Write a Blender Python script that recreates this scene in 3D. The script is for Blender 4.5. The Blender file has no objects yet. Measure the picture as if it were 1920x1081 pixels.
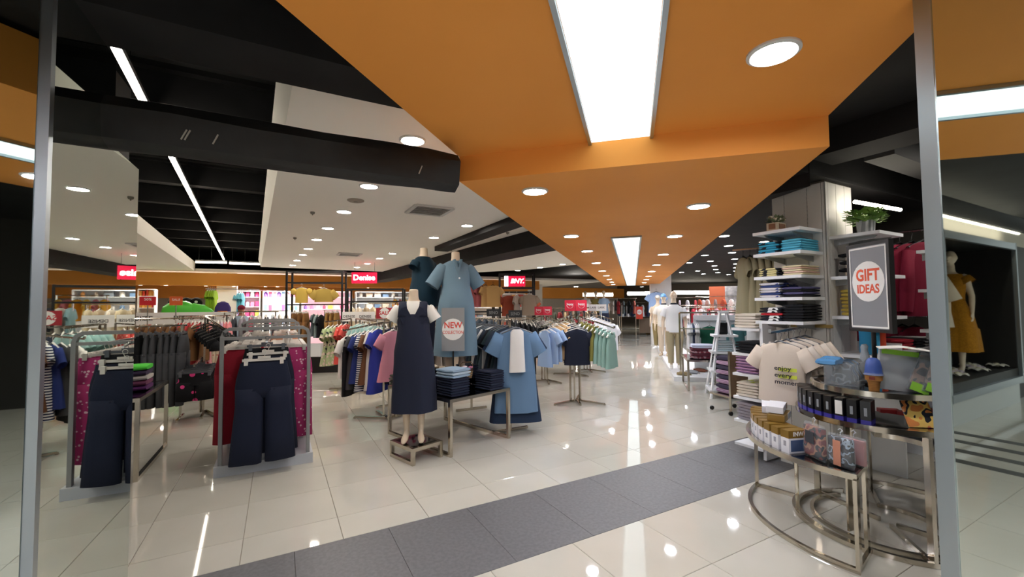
import bpy, bmesh, math, random
from math import sin, cos, tan, pi, radians, atan2, sqrt, hypot
from mathutils import Vector, Matrix
random.seed(7)
SC = bpy.context.scene
COL = SC.collection
R = radians
# ------------------------------------------------------------------ camera, world, exposure
F, W, H, HC = 801.0, 1920, 1081, 1.57
PITCH = math.atan((574 - 540.5) / F)
ROLL = 0.0093
fw = Vector((0, cos(PITCH), sin(PITCH))); rt = Vector((1, 0, 0)); up = rt.cross(fw)
rt2 = rt * cos(ROLL) - up * sin(ROLL); up2 = up * cos(ROLL) + rt * sin(ROLL)
cd = bpy.data.cameras.new('camera'); cam = bpy.data.objects.new('camera', cd); COL.objects.link(cam)
cd.sensor_fit = 'HORIZONTAL'; cd.sensor_width = 36; cd.lens = 36 * F / W; cd.clip_start = .02; cd.clip_end = 200
M = Matrix((rt2, up2, -fw)).transposed().to_4x4(); M.translation = (0, 0, HC); cam.matrix_world = M
SC.camera = cam
w = bpy.data.worlds.new('world'); SC.world = w; w.use_nodes = True
w.node_tree.nodes['Background'].inputs[0].default_value = (.93, .97, 1, 1)
w.node_tree.nodes['Background'].inputs[1].default_value = 1.6
SC.view_settings.view_transform = 'Standard'; SC.view_settings.look = 'None'
SC.view_settings.exposure = 1.0; SC.view_settings.gamma = 1; SC.view_settings.use_curve_mapping = False
try:
    SC.cycles.use_denoising = True; SC.cycles.max_bounces = 8; SC.cycles.sample_clamp_indirect = 25; SC.cycles.diffuse_bounces = 8; SC.cycles.caustics_reflective = False
    SC.cycles.caustics_refractive = False
except Exception: pass
L_DISC, L_PANEL, L_TUBE = 105.0, .85, 10.0

def at(px, py, z=0.0):
    """world point on the horizontal plane z seen at that pixel of the survey photograph"""
    d = rt2 * ((px - 960) / F) + up2 * ((540.5 - py) / F) + fw
    t = (z - HC) / d.z
    return Vector((d.x * t, d.y * t, z))
def atY(px, py, Y):
    d = rt2 * ((px - 960) / F) + up2 * ((540.5 - py) / F) + fw
    t = Y / d.y
    return Vector((d.x * t, Y, HC + d.z * t))
GB = R(61.3)                                   # shop grid: b runs along the grey strip, d into the shop
VB = Vector((sin(GB), cos(GB), 0)); VD = Vector((-cos(GB), sin(GB), 0))
GR = pi / 2 - GB                               # z rotation that turns local x to b and local y to d
def bd(b, d, z=0.0): return VB * b + VD * d + Vector((0, 0, z))
def tobd(p): return p.dot(VB), p.dot(VD)
AZA = R(15.8)
VA = Vector((sin(AZA), cos(AZA), 0)); VC = Vector((cos(AZA), -sin(AZA), 0))

# ------------------------------------------------------------------ materials
def lin(h):
    h = h.lstrip('#'); c = [int(h[i:i + 2], 16) / 255 for i in (0, 2, 4)]
    return tuple(x / 12.92 if x <= .04045 else ((x + .055) / 1.055) ** 2.4 for x in c) + (1,)
MATS = {}
def mat(hexa, rough=.6, metal=0, emit=0, kind=None, c2=None, scale=10, bump=0, alpha=1, trans=0, name=None, coat=0, spec=.5):
    key = (hexa, rough, metal, emit, kind, c2, scale, bump, alpha, trans, coat, spec)
    if key in MATS: return MATS[key]
    m = bpy.data.materials.new(name or 'material'); m.use_nodes = True; nt = m.node_tree; N = nt.nodes; Lk = nt.links
    p = N['Principled BSDF']; c = lin(hexa)
    p.inputs['Base Color'].default_value = c; p.inputs['Roughness'].default_value = rough; p.inputs['Metallic'].default_value = metal
    p.inputs['Specular IOR Level'].default_value = spec
    if coat: p.inputs['Coat Weight'].default_value = coat; p.inputs['Coat Roughness'].default_value = .05
    if trans: p.inputs['Transmission Weight'].default_value = trans
    if alpha < 1: p.inputs['Alpha'].default_value = alpha
    if emit:
        p.inputs['Emission Color'].default_value = c; p.inputs['Emission Strength'].default_value = emit
    if kind or bump:
        tc = N.new('ShaderNodeTexCoord')
    def ramp(stops, interp='LINEAR'):
        r = N.new('ShaderNodeValToRGB'); r.color_ramp.interpolation = interp
        e = r.color_ramp.elements
        while len(e) < len(stops): e.new(.5)
        for x, (pos, col) in zip(e, stops): x.position = pos; x.color = col
        return r
    if kind:
        C2 = lin(c2 or '#ffffff')
        if kind == 'stripe':
            t = N.new('ShaderNodeTexWave'); t.wave_type = 'BANDS'; t.bands_direction = 'Z'; t.inputs['Scale'].default_value = scale
            t.inputs['Distortion'].default_value = .3; r = ramp([(0, c), (.5, C2)], 'CONSTANT'); Lk.new(t.outputs['Fac'], r.inputs[0])
        elif kind == 'vstripe':
            t = N.new('ShaderNodeTexWave'); t.wave_type = 'BANDS'; t.bands_direction = 'X'; t.inputs['Scale'].default_value = scale
            r = ramp([(0, c), (.5, C2)], 'CONSTANT'); Lk.new(t.outputs['Fac'], r.inputs[0])
        elif kind == 'dots':
            t = N.new('ShaderNodeTexVoronoi'); t.inputs['Scale'].default_value = scale
            r = ramp([(0, C2), (.25, c)], 'CONSTANT'); Lk.new(t.outputs['Distance'], r.inputs[0])
        elif kind == 'floral':
            t = N.new('ShaderNodeTexVoronoi'); t.inputs['Scale'].default_value = scale
            r = ramp([(0, c), (.45, C2), (.62, c), (.8, lin('#31343c'))], 'CONSTANT'); Lk.new(t.outputs['Color'], r.inputs[0])
        elif kind == 'mix':
            t = N.new('ShaderNodeTexNoise'); t.inputs['Scale'].default_value = scale; t.inputs['Detail'].default_value = 4
            r = ramp([(.38, c), (.62, C2)]); Lk.new(t.outputs['Fac'], r.inputs[0])
        elif kind == 'patch':
            t = N.new('ShaderNodeTexNoise'); t.inputs['Scale'].default_value = scale; t.inputs['Detail'].default_value = 1
            r = ramp([(0, c), (.44, C2), (.52, lin('#20222c')), (.6, c)], 'CONSTANT'); Lk.new(t.outputs['Fac'], r.inputs[0])
        Lk.new(tc.outputs['Object'], t.inputs['Vector']); Lk.new(r.outputs[0], p.inputs['Base Color'])
        if emit: Lk.new(r.outputs[0], p.inputs['Emission Color'])
    if bump:
        n = N.new('ShaderNodeTexNoise'); n.inputs['Scale'].default_value = 220 if bump > 0 else 14; n.inputs['Detail'].default_value = 2
        b = N.new('ShaderNodeBump'); b.inputs['Strength'].default_value = abs(bump); b.inputs['Distance'].default_value = .004
        Lk.new(tc.outputs['Object'], n.inputs['Vector']); Lk.new(n.outputs['Fac'], b.inputs['Height']); Lk.new(b.outputs[0], p.inputs['Normal'])
    MATS[key] = m
    return m
def cloth(hexa, **k): return mat(hexa, .85, bump=.25, spec=.25, **k)
ORANGE = mat('#ee9f4a', .62, kind='mix', c2='#e79843', scale=.7, spec=.25, name='orange paint')
WHITE = mat('#f8f5ee', .7, spec=.3, name='white paint')
BLACK = mat('#161617', .75, kind='mix', c2='#1e1e1f', scale=3, spec=.3, name='black paint')
BLACKM = mat('#0e0e0f', .4, name='black metal')
STEEL = mat('#c4bcae', .16, 1, name='polished steel')
CHROME = mat('#c9ccd0', .2, 1, name='chrome')
ALU = mat('#a9b2b8', .32, 1, name='aluminium')
GREYM = mat('#8f9192', .5, .2, name='grey painted metal')
WHITEM = mat('#e4e6ea', .35, name='white lacquer')
MIRROR = mat('#d3dbd5', .015, 1, name='mirror')
BGLASS = mat('#08080a', .06, name='black glass', coat=.5)
SKIN = mat('#d9c6ae', .45, name='mannequin skin')
DISC = mat('#fff7ec', .5, 0, L_DISC, name='lamp disc')
DISCB = mat('#f2f6ff', .5, 0, L_DISC, name='cool lamp disc')
PANELM = mat('#ecfbff', .4, 0, L_PANEL, name='light panel')
TUBE = mat('#fff3df', .4, 0, L_TUBE, name='tube lamp')
PLASTW = mat('#e9e6df', .4, name='white plastic')
PLASTG = mat('#5b5f66', .45, name='grey plastic')
DARK = mat('#26272a', .6, name='dark grey')
RED = mat('#cf1f3e', .5, name='red card')
PAPER = mat('#ecebe8', .6, name='paper')

# ------------------------------------------------------------------ mesh builder
class MB:
    def __init__(s): s.v = []; s.f = []; s.mi = []; s.cur = 0
    def add(s, vs, fs):
        o = len(s.v); s.v += [tuple(v) for v in vs]; s.f += [tuple(i + o for i in f) for f in fs]; s.mi += [s.cur] * len(fs)
    def box(s, c, d, rz=0, tilt=None):
        x, y, z = d[0] / 2, d[1] / 2, d[2] / 2
        vs = [Vector((a * x, b * y, e * z)) for e in (-1, 1) for b in (-1, 1) for a in (-1, 1)]
        m = Matrix.Rotation(rz, 3, 'Z')
        if tilt: m = m @ Matrix.Rotation(tilt[0], 3, tilt[1])
        vs = [m @ v + Vector(c) for v in vs]
        s.add(vs, [(0, 2, 3, 1), (4, 5, 7, 6), (0, 1, 5, 4), (2, 6, 7, 3), (0, 4, 6, 2), (1, 3, 7, 5)])
    def bar(s, p, q, a=.02, b=None, n=4, rot=None):
        """bar from p to q, square (n=4) or round"""
        p, q = Vector(p), Vector(q); t = (q - p).normalized()
        u = Vector((0, 0, 1)) if abs(t.z) < .9 else (VB if n == 4 else Vector((1, 0, 0)))
        if rot is not None and abs(t.z) >= .9: u = Vector((cos(rot), sin(rot), 0))
        x = t.cross(u).normalized(); y = x.cross(t)
        b = a if b is None else b
        if n == 4: ring = [(-.5, -.5), (.5, -.5), (.5, .5), (-.5, .5)]
        else: ring = [(.5 * cos(2 * pi * i / n), .5 * sin(2 * pi * i / n)) for i in range(n)]
        vs = [pp + x * (cx * a) + y * (cy * b) for pp in (p, q) for cx, cy in ring]
        s.add(vs, [(i, (i + 1) % n, n + (i + 1) % n, n + i) for i in range(n)] + [tuple(range(n - 1, -1, -1)), tuple(range(n, 2 * n))])
    def path(s, pts, r, n=6, closed=False, rb=None):
        """swept tube along points"""
        pts = [Vector(p) for p in pts]; k = len(pts); rings = []; prev = None
        for i, p in enumerate(pts):
            if closed: t = pts[(i + 1) % k] - pts[i - 1]
            else: t = pts[min(i + 1, k - 1)] - pts[max(i - 1, 0)]
            t.normalize()
            u = Vector((0, 0, 1)) if abs(t.z) < .95 else (prev if prev else Vector((1, 0, 0)))
            x = t.cross(u)
            if x.length < 1e-4: x = t.cross(Vector((0, 1, 0)))
            x.normalize(); y = x.cross(t); prev = y
            ph = pi / 4 if n == 4 else 0
            sc = 1.4142 if n == 4 else 1
            rings.append([p + x * (r * sc * cos(2 * pi * j / n + ph)) + y * ((rb or r) * sc * sin(2 * pi * j / n + ph)) for j in range(n)])
        vs = [v for ring in rings for v in ring]; fs = []
        for i in range(k if closed else k - 1):
            a, b = i * n, ((i + 1) % k) * n
            fs += [(a + j, a + (j + 1) % n, b + (j + 1) % n, b + j) for j in range(n)]
        if not closed: fs += [tuple(range(n - 1, -1, -1)), tuple(range((k - 1) * n, k * n))]
        s.add(vs, fs)
    def loft(s, path, radii, n=14, p=2, cap=(True, True), warp=None, side=Vector((0, 1, 0))):
        """rings of superellipse section along a path; radii (across, along side axis)"""
        path = [Vector(q) for q in path]; k = len(path); vs = []
        for i, (c, (a, b)) in enumerate(zip(path, radii)):
            t = (path[min(i + 1, k - 1)] - path[max(i - 1, 0)]).normalized()
            x = side.cross(t)
            x = x.normalized() if x.length > 1e-4 else Vector((1, 0, 0))
            for j in range(n):
                th = 2 * pi * j / n; cx, sy = cos(th), sin(th)
                e = 2 / p
                v = c + x * (a * math.copysign(abs(cx) ** e, cx)) + side * (b * math.copysign(abs(sy) ** e, sy))
                vs.append(warp(v, i / (k - 1), th) if warp else v)
        fs = []
        for i in range(k - 1):
            a, b = i * n, (i + 1) * n
            fs += [(a + j, a + (j + 1) % n, b + (j + 1) % n, b + j) for j in range(n)]
        if cap[0]: fs.append(tuple(range(n - 1, -1, -1)))
        if cap[1]: fs.append(tuple(range((k - 1) * n, k * n)))
        s.add(vs, fs)
    def lathe(s, prof, c=(0, 0, 0), n=20, axis=None):
        vs = [Vector((r * cos(2 * pi * j / n), r * sin(2 * pi * j / n), z)) + Vector(c) for r, z in prof for j in range(n)]
        fs = []
        for i in range(len(prof) - 1):
            a, b = i * n, (i + 1) * n
            fs += [(a + j, a + (j + 1) % n, b + (j + 1) % n, b + j) for j in range(n)]
        s.add(vs, fs + [tuple(range(n - 1, -1, -1)), tuple(range((len(prof) - 1) * n, len(prof) * n))])
    def prism(s, poly, z0, z1):
        n = len(poly); vs = [(x, y, z0) for x, y in poly] + [(x, y, z1) for x, y in poly]
        s.add(vs, [tuple(range(n - 1, -1, -1)), tuple(range(n, 2 * n))] + [(i, (i + 1) % n, n + (i + 1) % n, n + i) for i in range(n)])
    def xprism(s, poly, y0, y1):
        """polygon in x,z pushed along y"""
        n = len(poly); vs = [(x, y0, z) for x, z in poly] + [(x, y1, z) for x, z in poly]
        s.add(vs, [tuple(range(n)), tuple(range(2 * n - 1, n - 1, -1))] + [(i, n + i, n + (i + 1) % n, (i + 1) % n) for i in range(n)])
    def sphere(s, c, r, n=12, m=8):
        rr = r if isinstance(r, (tuple, list)) else (r, r, r)
        vs = [(c[0] + rr[0] * sin(pi * i / m) * cos(2 * pi * j / n), c[1] + rr[1] * sin(pi * i / m) * sin(2 * pi * j / n), c[2] + rr[2] * cos(pi * i / m)) for i in range(m + 1) for j in range(n)]
        fs = [(i * n + j, (i + 1) * n + j, (i + 1) * n + (j + 1) % n, i * n + (j + 1) % n) for i in range(m) for j in range(n)]
        s.add(vs, fs)
    def mesh(s, name, mats, smooth=False):
        me = bpy.data.meshes.new(name); me.from_pydata(s.v, [], s.f); me.update()
        for m in (mats if isinstance(mats, (list, tuple)) else [mats]): me.materials.append(m)
        if any(s.mi): me.polygons.foreach_set('material_index', s.mi)
        bm = bmesh.new(); bm.from_mesh(me); bmesh.ops.remove_doubles(bm, verts=bm.verts, dist=1e-5); bmesh.ops.recalc_face_normals(bm, faces=bm.faces); bm.to_mesh(me); bm.free()
        if smooth:
            me.polygons.foreach_set('use_smooth', [True] * len(me.polygons))
            if smooth != 'all':
                try: me.set_sharp_from_angle(angle=R(40))
                except Exception: pass
        return me
    def build(s, name, mats, parent=None, loc=None, rz=0, smooth=False, **props):
        return link(name, s.mesh(name, mats, smooth), parent, loc, rz, **props)
def link(name, me, parent=None, loc=None, rz=0, **props):
    o = bpy.data.objects.new(name, me); COL.objects.link(o)
    if parent is not None: o.parent = parent
    if loc is not None: o.location = loc
    if rz: o.rotation_euler = (0, 0, rz)
    for k, v in props.items(): o[k] = v
    return o
def tag(o, label, cat=None, group=None, kind=None):
    o['label'] = label
    if cat: o['category'] = cat
    if group: o['group'] = group
    if kind: o['kind'] = kind
    return o
def thing(name, label, cat, loc=(0, 0, 0), rz=0, group=None):
    o = bpy.data.objects.new(name, None); COL.objects.link(o); o.empty_display_size = .05
    o.location = loc; o.rotation_euler = (0, 0, rz)
    return tag(o, label, cat, group)
def struct(name, mb, m, label=None, parent=None, **k):
    o = mb.build(name, m, parent, **k)
    if parent is None: o['kind'] = 'structure'
    if label: o['label'] = label
    return o
def bx(name, c, d, m, parent=None, rz=0, **k):
    mb = MB(); mb.box(c, d, rz); return mb.build(name, m, parent, **k)
ORD = 'first second third fourth fifth sixth seventh eighth ninth tenth eleventh twelfth thirteenth fourteenth fifteenth sixteenth seventeenth eighteenth nineteenth twentieth'.split()
def nth(i): return ORD[i] if i < 20 else ('twenty ' + ORD[i - 20] if i < 40 else 'far ' + ORD[i % 20])
def text(s, size, m, parent, loc, rot=(pi / 2, 0, 0), bold=0, ext=.001, align='CENTER', name='lettering', sx=1, shear=0):
    c = bpy.data.curves.new(name, 'FONT'); c.body = s; c.size = size; c.align_x = align; c.align_y = 'CENTER'; c.extrude = ext; c.offset = bold * size; c.shear = shear
    c.resolution_u = 3
    o = bpy.data.objects.new(name, c); COL.objects.link(o)
    dg = bpy.context.evaluated_depsgraph_get(); me = bpy.data.meshes.new_from_object(o.evaluated_get(dg))
    bpy.data.objects.remove(o); bpy.data.curves.remove(c); me.name = name; me.materials.clear(); me.materials.append(m)
    o = link(name, me, parent, loc); o.rotation_euler = rot; o.scale = (sx, 1, 1)
    return o
def disc(mb, c, r, axis='y', n=24, t=.001):
    """thin round plate facing -y"""
    vs = [(c[0] + r * cos(2 * pi * i / n), c[1] + e, c[2] + r * sin(2 * pi * i / n)) for e in (-t, t) for i in range(n)]
    mb.add(vs, [tuple(range(n)), tuple(range(2 * n - 1, n - 1, -1))] + [(i, n + i, n + (i + 1) % n, (i + 1) % n) for i in range(n)])
# ------------------------------------------------------------------ floor and its tiles
TILE = mat('#cac7bd', .038, kind='mix', c2='#c4c1b6', scale=1.1, name='polished cream tile', coat=0, spec=.55)
TGREY = mat('#6b6b6e', .5, kind='mix', c2='#606063', scale=40, name='grey tile')
GROUT = mat('#948b7c', .8, name='grout')
fl = MB(); fl.box((2, 12, -.031), (60, 66, .05)); floor = struct('floor', fl, GROUT, 'polished cream tiled shop floor crossed by a grey strip')
def tile_cells():
    out = []
    for k in range(-40, 60):
        b0 = -.19 + .6 * k
        for j in range(-14, 46):
            if j >= 0:
                d0 = 3.17 + (0 if j == 0 else .345 + .6 * (j - 1)); d1 = d0 + (.345 if j == 0 else .6); off = 0
            else:
                d1 = 2.36 + .6 * (j + 1); d0 = d1 - .6; off = .12
            out.append((b0 + off, b0 + off + .6, d0, d1, 0))
        out.append((b0 + .3, b0 + .9, 2.36, 3.17, 1))
    return out
cells = []
for b0, b1, d0, d1, g in tile_cells():
    c = bd((b0 + b1) / 2, (d0 + d1) / 2)
    if c.length > 42: continue
    az = atan2(c.x, c.y)
    vis = abs(az) < R(53) and c.length > 1.7 and c.y > .5
    cells.append((c.length if vis else 1000 + c.length, b0, b1, d0, d1, g))
cells.sort()
tm = {}
rest = [MB(), MB()]
for n, (dist, b0, b1, d0, d1, g) in enumerate(cells):
    g_ = .0007 if g else .0018
    if n < 286 and dist < 999:
        key = (round(b1 - b0, 3), round(d1 - d0, 3), g)
        if key not in tm:
            mb = MB(); x, y = (b1 - b0) / 2 - g_, (d1 - d0) / 2 - g_; e = .002
            mb.add([(-x, -y, -.012), (x, -y, -.012), (x, y, -.012), (-x, y, -.012), (-x, -y, -e), (x, -y, -e), (x, y, -e), (-x, y, -e), (-x + e, -y + e, 0), (x - e, -y + e, 0), (x - e, y - e, 0), (-x + e, y - e, 0)],
                   [(8, 9, 10, 11)] + [(i, (i + 1) % 4, 4 + (i + 1) % 4, 4 + i) for i in range(4)] + [(4 + i, 4 + (i + 1) % 4, 8 + (i + 1) % 4, 8 + i) for i in range(4)])
            tm[key] = mb.mesh('tile', TGREY if g else TILE)
        link('tile', tm[key], floor, bd((b0 + b1) / 2, (d0 + d1) / 2), GR)
    else:
        q = [bd(b0 + g_, d0 + g_), bd(b1 - g_, d0 + g_), bd(b1 - g_, d1 - g_), bd(b0 + g_, d1 - g_)]
        rest[g].add([p + Vector((0, 0, -.012)) for p in q] + q, [(4, 5, 6, 7), (0, 1, 5, 4), (1, 2, 6, 5), (2, 3, 7, 6), (3, 0, 4, 7)])
rest[0].build('tile_field', TILE, floor, kind='stuff'); rest[1].build('strip_tile_field', TGREY, floor, kind='stuff')

# ------------------------------------------------------------------ ceilings
def ceil(name, pts, z0, z1, m, label, **k):
    mb = MB(); mb.prism([(p[0], p[1]) for p in pts], z0, z1); o = mb.build(name, m, **k); o['kind'] = 'structure'; o['label'] = label; return o
ceil('ceiling', [(-26, -3.2), (34, -3.2), (34, 42), (-26, 42)], 3.75, 3.9, BLACK, 'black painted roof deck high over the shop')
# orange dropped ceiling, low part beyond the step and high part before it
ZL, ZH = 2.42, 2.59
cl = Vector((-.35, 2.87, 0)); cr = cl + VC * 2.16
o_low = ceil('ceiling_orange_low', [cl, cr, cr + VA * 16.5, cl + VA * 16.5], ZL, 2.86, ORANGE, 'lower orange dropped ceiling over the aisle beyond the step')
n0, n1 = at(515, 0, ZH), at(1725, 50, ZH)
o_high = ceil('ceiling_orange_high', [cl + VC * .0, cr, cr - VA * 6.5, cl - VA * 6.5], ZH, 2.86, ORANGE, 'higher orange dropped ceiling over the shop entrance')
# white ceiling one (large, beside the void) and two (past the black beam), one more left of the void
ZW = 2.9
wl0, wl1 = at(547, 165, ZW), at(489, 500, ZW)
e0, e1 = at(960, 441, ZW), at(717, 509, ZW)
dirw = (wl1 - wl0).normalized(); dire = (e1 - e0).normalized()
ceil('ceiling_white', [wl0 - dirw * .5, wl1, e1, e0, e0 - dire * 3.4, wl0 + VB * 1.5 - dirw * .5], ZW, 3.02, WHITE, 'white ceiling panel with two rows of downlights beside the dark void')
nrm = Vector((-dirw.y, dirw.x, 0))
mb = MB(); a, b = wl0 - dirw * .5, wl1
mb.add([a, b, b + nrm * .07 + Vector((0, 0, .22)), a + nrm * .07 + Vector((0, 0, .22)), a + Vector((0, 0, .12)), b + Vector((0, 0, .12))], [(0, 1, 2, 3), (0, 3, 4), (1, 5, 2), (3, 2, 5, 4)])
struct('trim_1', mb, WHITE, 'white upturned lip along the void edge of the white ceiling')
f0, f1 = at(960, 484, 2.6), at(1045, 469, 2.6)
g0, g1 = at(895, 497, 2.6), at(1045, 469, 2.6)
ceil('ceiling_beam_inner', [e0 - dire * 5, e1 + dire * 3, g0 + (g0 - g1).normalized() * 8, g1 + (g1 - g0).normalized() * 3], 2.6, 3.1, BLACK, 'long black beam between the two white ceilings')
h0, h1 = at(1045, 469, 2.72), at(895, 497, 2.72); hd = (h0 - h1).normalized()
k0, k1 = at(1065, 478, ZW), at(905, 507, ZW)
ceil('ceiling_white_second', [h1 - hd * 3, h0 + hd * 3.2, at(1125, 487, ZW), at(1090, 495, ZW), at(985, 505.5, ZW), at(880, 511, ZW)], 2.9, 3.02, WHITE, 'second white ceiling panel past the black beam')
mb = MB(); q0, q1 = h1 - hd * 3, h0 + hd * 3.2
mb.add([q0, q1, Vector((q1.x, q1.y, 2.9)), Vector((q0.x, q0.y, 2.9))], [(0, 1, 2, 3)])
lw = [at(263, 440, ZW), at(352, 499, ZW)]
ld = (lw[1] - lw[0]).normalized(); ln = Vector((-ld.y, ld.x, 0))
ceil('ceiling_white_third', [lw[0] - ld * 5, lw[1] + ld * 2, lw[1] + ld * 2 + ln * 9, lw[0] - ld * 5 + ln * 9], ZW, 3.22, WHITE, 'white ceiling panel with a deep edge across the dark void')
# dark ceiling over the right hand department
rc = cr + VC * .02
ceil('ceiling_black', [rc - VA * 4.5, rc + VA * 30, rc + VA * 30 + VC * 24, rc - VA * 4.5 + VC * 24], 3.06, 3.2, BLACK, 'black ceiling over the department beyond the white column')
ceil('ceiling_black_entrance', [cl - VA * 5.5 - VC * .02, cl - VC * .02 - VA * .9, bd(-.5, 2.0), bd(-9, 2.0), bd(-9, -2.5)], 2.88, 3.0, BLACK, 'black ceiling before the shop entrance')
# black beams and the wrapped duct
mb = MB(); p = bd(-9, 2.19); 
mb.prism([tuple(bd(-12, 2.17).xy), tuple(bd(1.2, 2.17).xy), tuple(bd(1.2, 2.5).xy), tuple(bd(-12, 2.5).xy)], 2.75, 3.5)
struct('ceiling_beam_front', mb, BLACK, 'black concrete beam over the shop entrance')
DUCT = mat('#141415', .55, kind='mix', c2='#1f1f20', scale=6, bump=-.6, name='duct wrap')
mb = MB()
prof = [(2.48, 2.50), (2.52, 2.56), (2.64, 2.575), (2.72, 2.55), (2.76, 2.42), (2.73, 2.37), (2.58, 2.33), (2.50, 2.36)]
secs = [-.72, -.45, -.1, .2, .55, .8, .985]; n = len(prof); vs = []
for i, b in enumerate(secs):
    for d_, z in prof: vs.append(bd(b, d_ - .03 + random.uniform(-.006, .006), z - .03 + random.uniform(-.006, .006)))
mb.add(vs, [(i * n + j, i * n + (j + 1) % n, (i + 1) * n + (j + 1) % n, (i + 1) * n + j) for i in range(len(secs) - 1) for j in range(n)] + [tuple(range(n)), tuple(range(len(vs) - n, len(vs)))])
duct = mb.build('air_duct', DUCT, smooth=True); tag(duct, 'thick black wrapped duct running from the mirrored column to the orange step', 'duct'); duct['kind'] = 'structure'
wt = mat('#b8b4ac', .8)
for x, y in ((372, 270), (384, 285), (425, 290), (745, 327)):
    q = at(x, y, 2.5); mb = MB(); mb.bar(bd(tobd(q)[0], 2.452, 2.36), bd(tobd(q)[0] + .02, 2.456, 2.41), .006); mb.build('torn_wrap', wt, duct)
# roof joists and corrugated deck seen in the void
for k in range(9):
    dd = 3.3 + 1.5 * k
    mb = MB(); mb.prism([tuple(bd(-9, dd).xy), tuple(bd(.6, dd).xy), tuple(bd(.6, dd + .14).xy), tuple(bd(-9, dd + .14).xy)], 3.42, 3.75)
    struct('ceiling_joist', mb, BLACK)
mb = MB()
for k in range(70):
    dd = 2.7 + k * .2
    mb.prism([tuple(bd(-9, dd).xy), tuple(bd(.6, dd).xy), tuple(bd(.6, dd + .09).xy), tuple(bd(-9, dd + .09).xy)], 3.70, 3.75)
mb.build('roof_corrugation', mat('#232324', .5, .3), bpy.data.objects['ceiling'], kind='stuff')
# beams over the right side
def beam(b0, b1, d0, d1, z0, z1, label, name='ceiling_beam_right', m=BLACK):
    mb = MB(); mb.prism([tuple(bd(b0, d0).xy), tuple(bd(b1, d0).xy), tuple(bd(b1, d1).xy), tuple(bd(b0, d1).xy)], z0, z1); struct(name, mb, m, label)
beam(2.2, 9, 2.0, 2.55, 2.72, 3.06, 'black beam over the white column')
beam(4.6, 7.5, 1.58, 1.80, 2.84, 3.06, 'grey boxed drop hanging beside the mirror', m=mat('#4c4c4c', .8))
beam(4.1, 4.5, .95, 2.0, 2.85, 3.06, 'black cross beam joining the column head')
beam(3.0, 3.3, 2.55, 9, 2.8, 3.06, 'black beam running behind the white column')

# ------------------------------------------------------------------ walls and fascias
def wallbox(name, b0, b1, d0, d1, z0, z1, m, label):
    mb = MB(); mb.prism([tuple(bd(b0, d0).xy), tuple(bd(b1, d0).xy), tuple(bd(b1, d1).xy), tuple(bd(b0, d1).xy)], z0, z1); return struct(name, mb, m, label)
wallbox('wall_back', -18, 30, 30.5, 30.7, 0, 3.75, mat('#b9b2a8', .8), 'plain back wall at the far end of the shop')
wallbox('wall_left', -13, -12.8, 3, 30.5, 0, 3.75, mat('#b9b2a8', .8), 'plain side wall past the clothes rails')
wallbox('wall_right', 28, 28.2, -8, 30.5, 0, 3.75, mat('#55504a', .8), 'dark wall of the far department')
mb = MB(); mb.prism([(-26, -16.2), (34, -16.2), (34, -16), (-26, -16)], 0, 7); struct('wall_mall', mb, mat('#45423f', .7), 'plain facade across the mall opposite the shop')
wallbox('trim_2', -13, 11.6, 18.3, 18.42, 2.40, 2.84, ORANGE, 'orange fascia band across the back of the shop')
wallbox('trim_3', 11.6, 28, 29.6, 29.75, 2.2, 3.1, ORANGE, 'orange band along the far end wall')
wallbox('trim_4', -10, 11.6, 29.6, 29.75, 2.2, 3.1, ORANGE, 'orange band behind the children department')
wallbox('ceiling_back', -13, 16, 18.42, 30.5, 2.9, 3.0, WHITE, 'white ceiling behind the orange fascia')
# ------------------------------------------------------------------ entrance mirrors
MA = R(-27); VM = Vector((sin(MA), cos(MA), 0)); VN = Vector((cos(MA), -sin(MA), 0))
def nm(n, m, z=0.0): return VN * n + VM * m + Vector((0, 0, z))
mc = MB(); q = [nm(-.795, 2.02), nm(-.795, 2.93), nm(-1.04, 2.93), nm(-1.04, 1.95), nm(-.86, 1.95)]
mc.prism([tuple(p.xy) for p in q], 0, 2.75); mcol = struct('wall_mirrored_column', mc, DARK, 'entrance column clad in mirror panels with steel corner strips')
def plate(name, p0, p1, z0, z1, t, m, parent, out):
    o = Vector((out[0], out[1], 0)) * t
    mb = MB(); mb.prism([(p0.x, p0.y), (p1.x, p1.y), (p1.x + o.x, p1.y + o.y), (p0.x + o.x, p0.y + o.y)], z0, z1); return mb.build(name, m, parent)
plate('mirror_panel', nm(-.795, 2.02), nm(-.795, 2.957), .0, 2.33, .035, MIRROR, mcol, VN)
plate('upper_mirror_panel', nm(-.795, 2.02), nm(-.795, 2.596), 2.33, 2.75, .035, MIRROR, mcol, VN)
plate('corner_mirror_panel', nm(-.86, 1.93), nm(-.795, 1.995), 0, 2.75, .02, MIRROR, mcol, (VN - VM).normalized())
plate('front_mirror_panel', nm(-1.6, 1.93), nm(-.885, 1.93), 0, 2.75, .02, MIRROR, mcol, -VM)
mb = MB(); mb.bar(nm(-.768, 2.0, 0), nm(-.768, 2.0, 2.75), .03, .035, rot=-MA); mb.build('steel_corner_strip', ALU, mcol)
mb = MB(); mb.bar(nm(-.873, 1.918, 0), nm(-.873, 1.918, 2.40), .022, .03, rot=-MA); mb.build('steel_corner_strip', ALU, mcol)
mw = MB(); mw.prism([tuple(bd(b, d).xy) for b, d in ((1.885, -2.6), (1.99, -2.6), (1.99, .57), (1.885, .57))], 0, 2.59)
mwall = struct('wall_mirror_right', mw, DARK, 'mirror clad wall end at the edge of the entrance')
plate('mirror_panel', bd(1.885, -2.6), bd(1.885, .532), 0, 2.59, .012, MIRROR, mwall, -VB)
plate('aluminium_edge_strip', bd(1.885, .532), bd(1.885, .575), 0, 2.59, .02, ALU, mwall, -VB)

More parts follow.
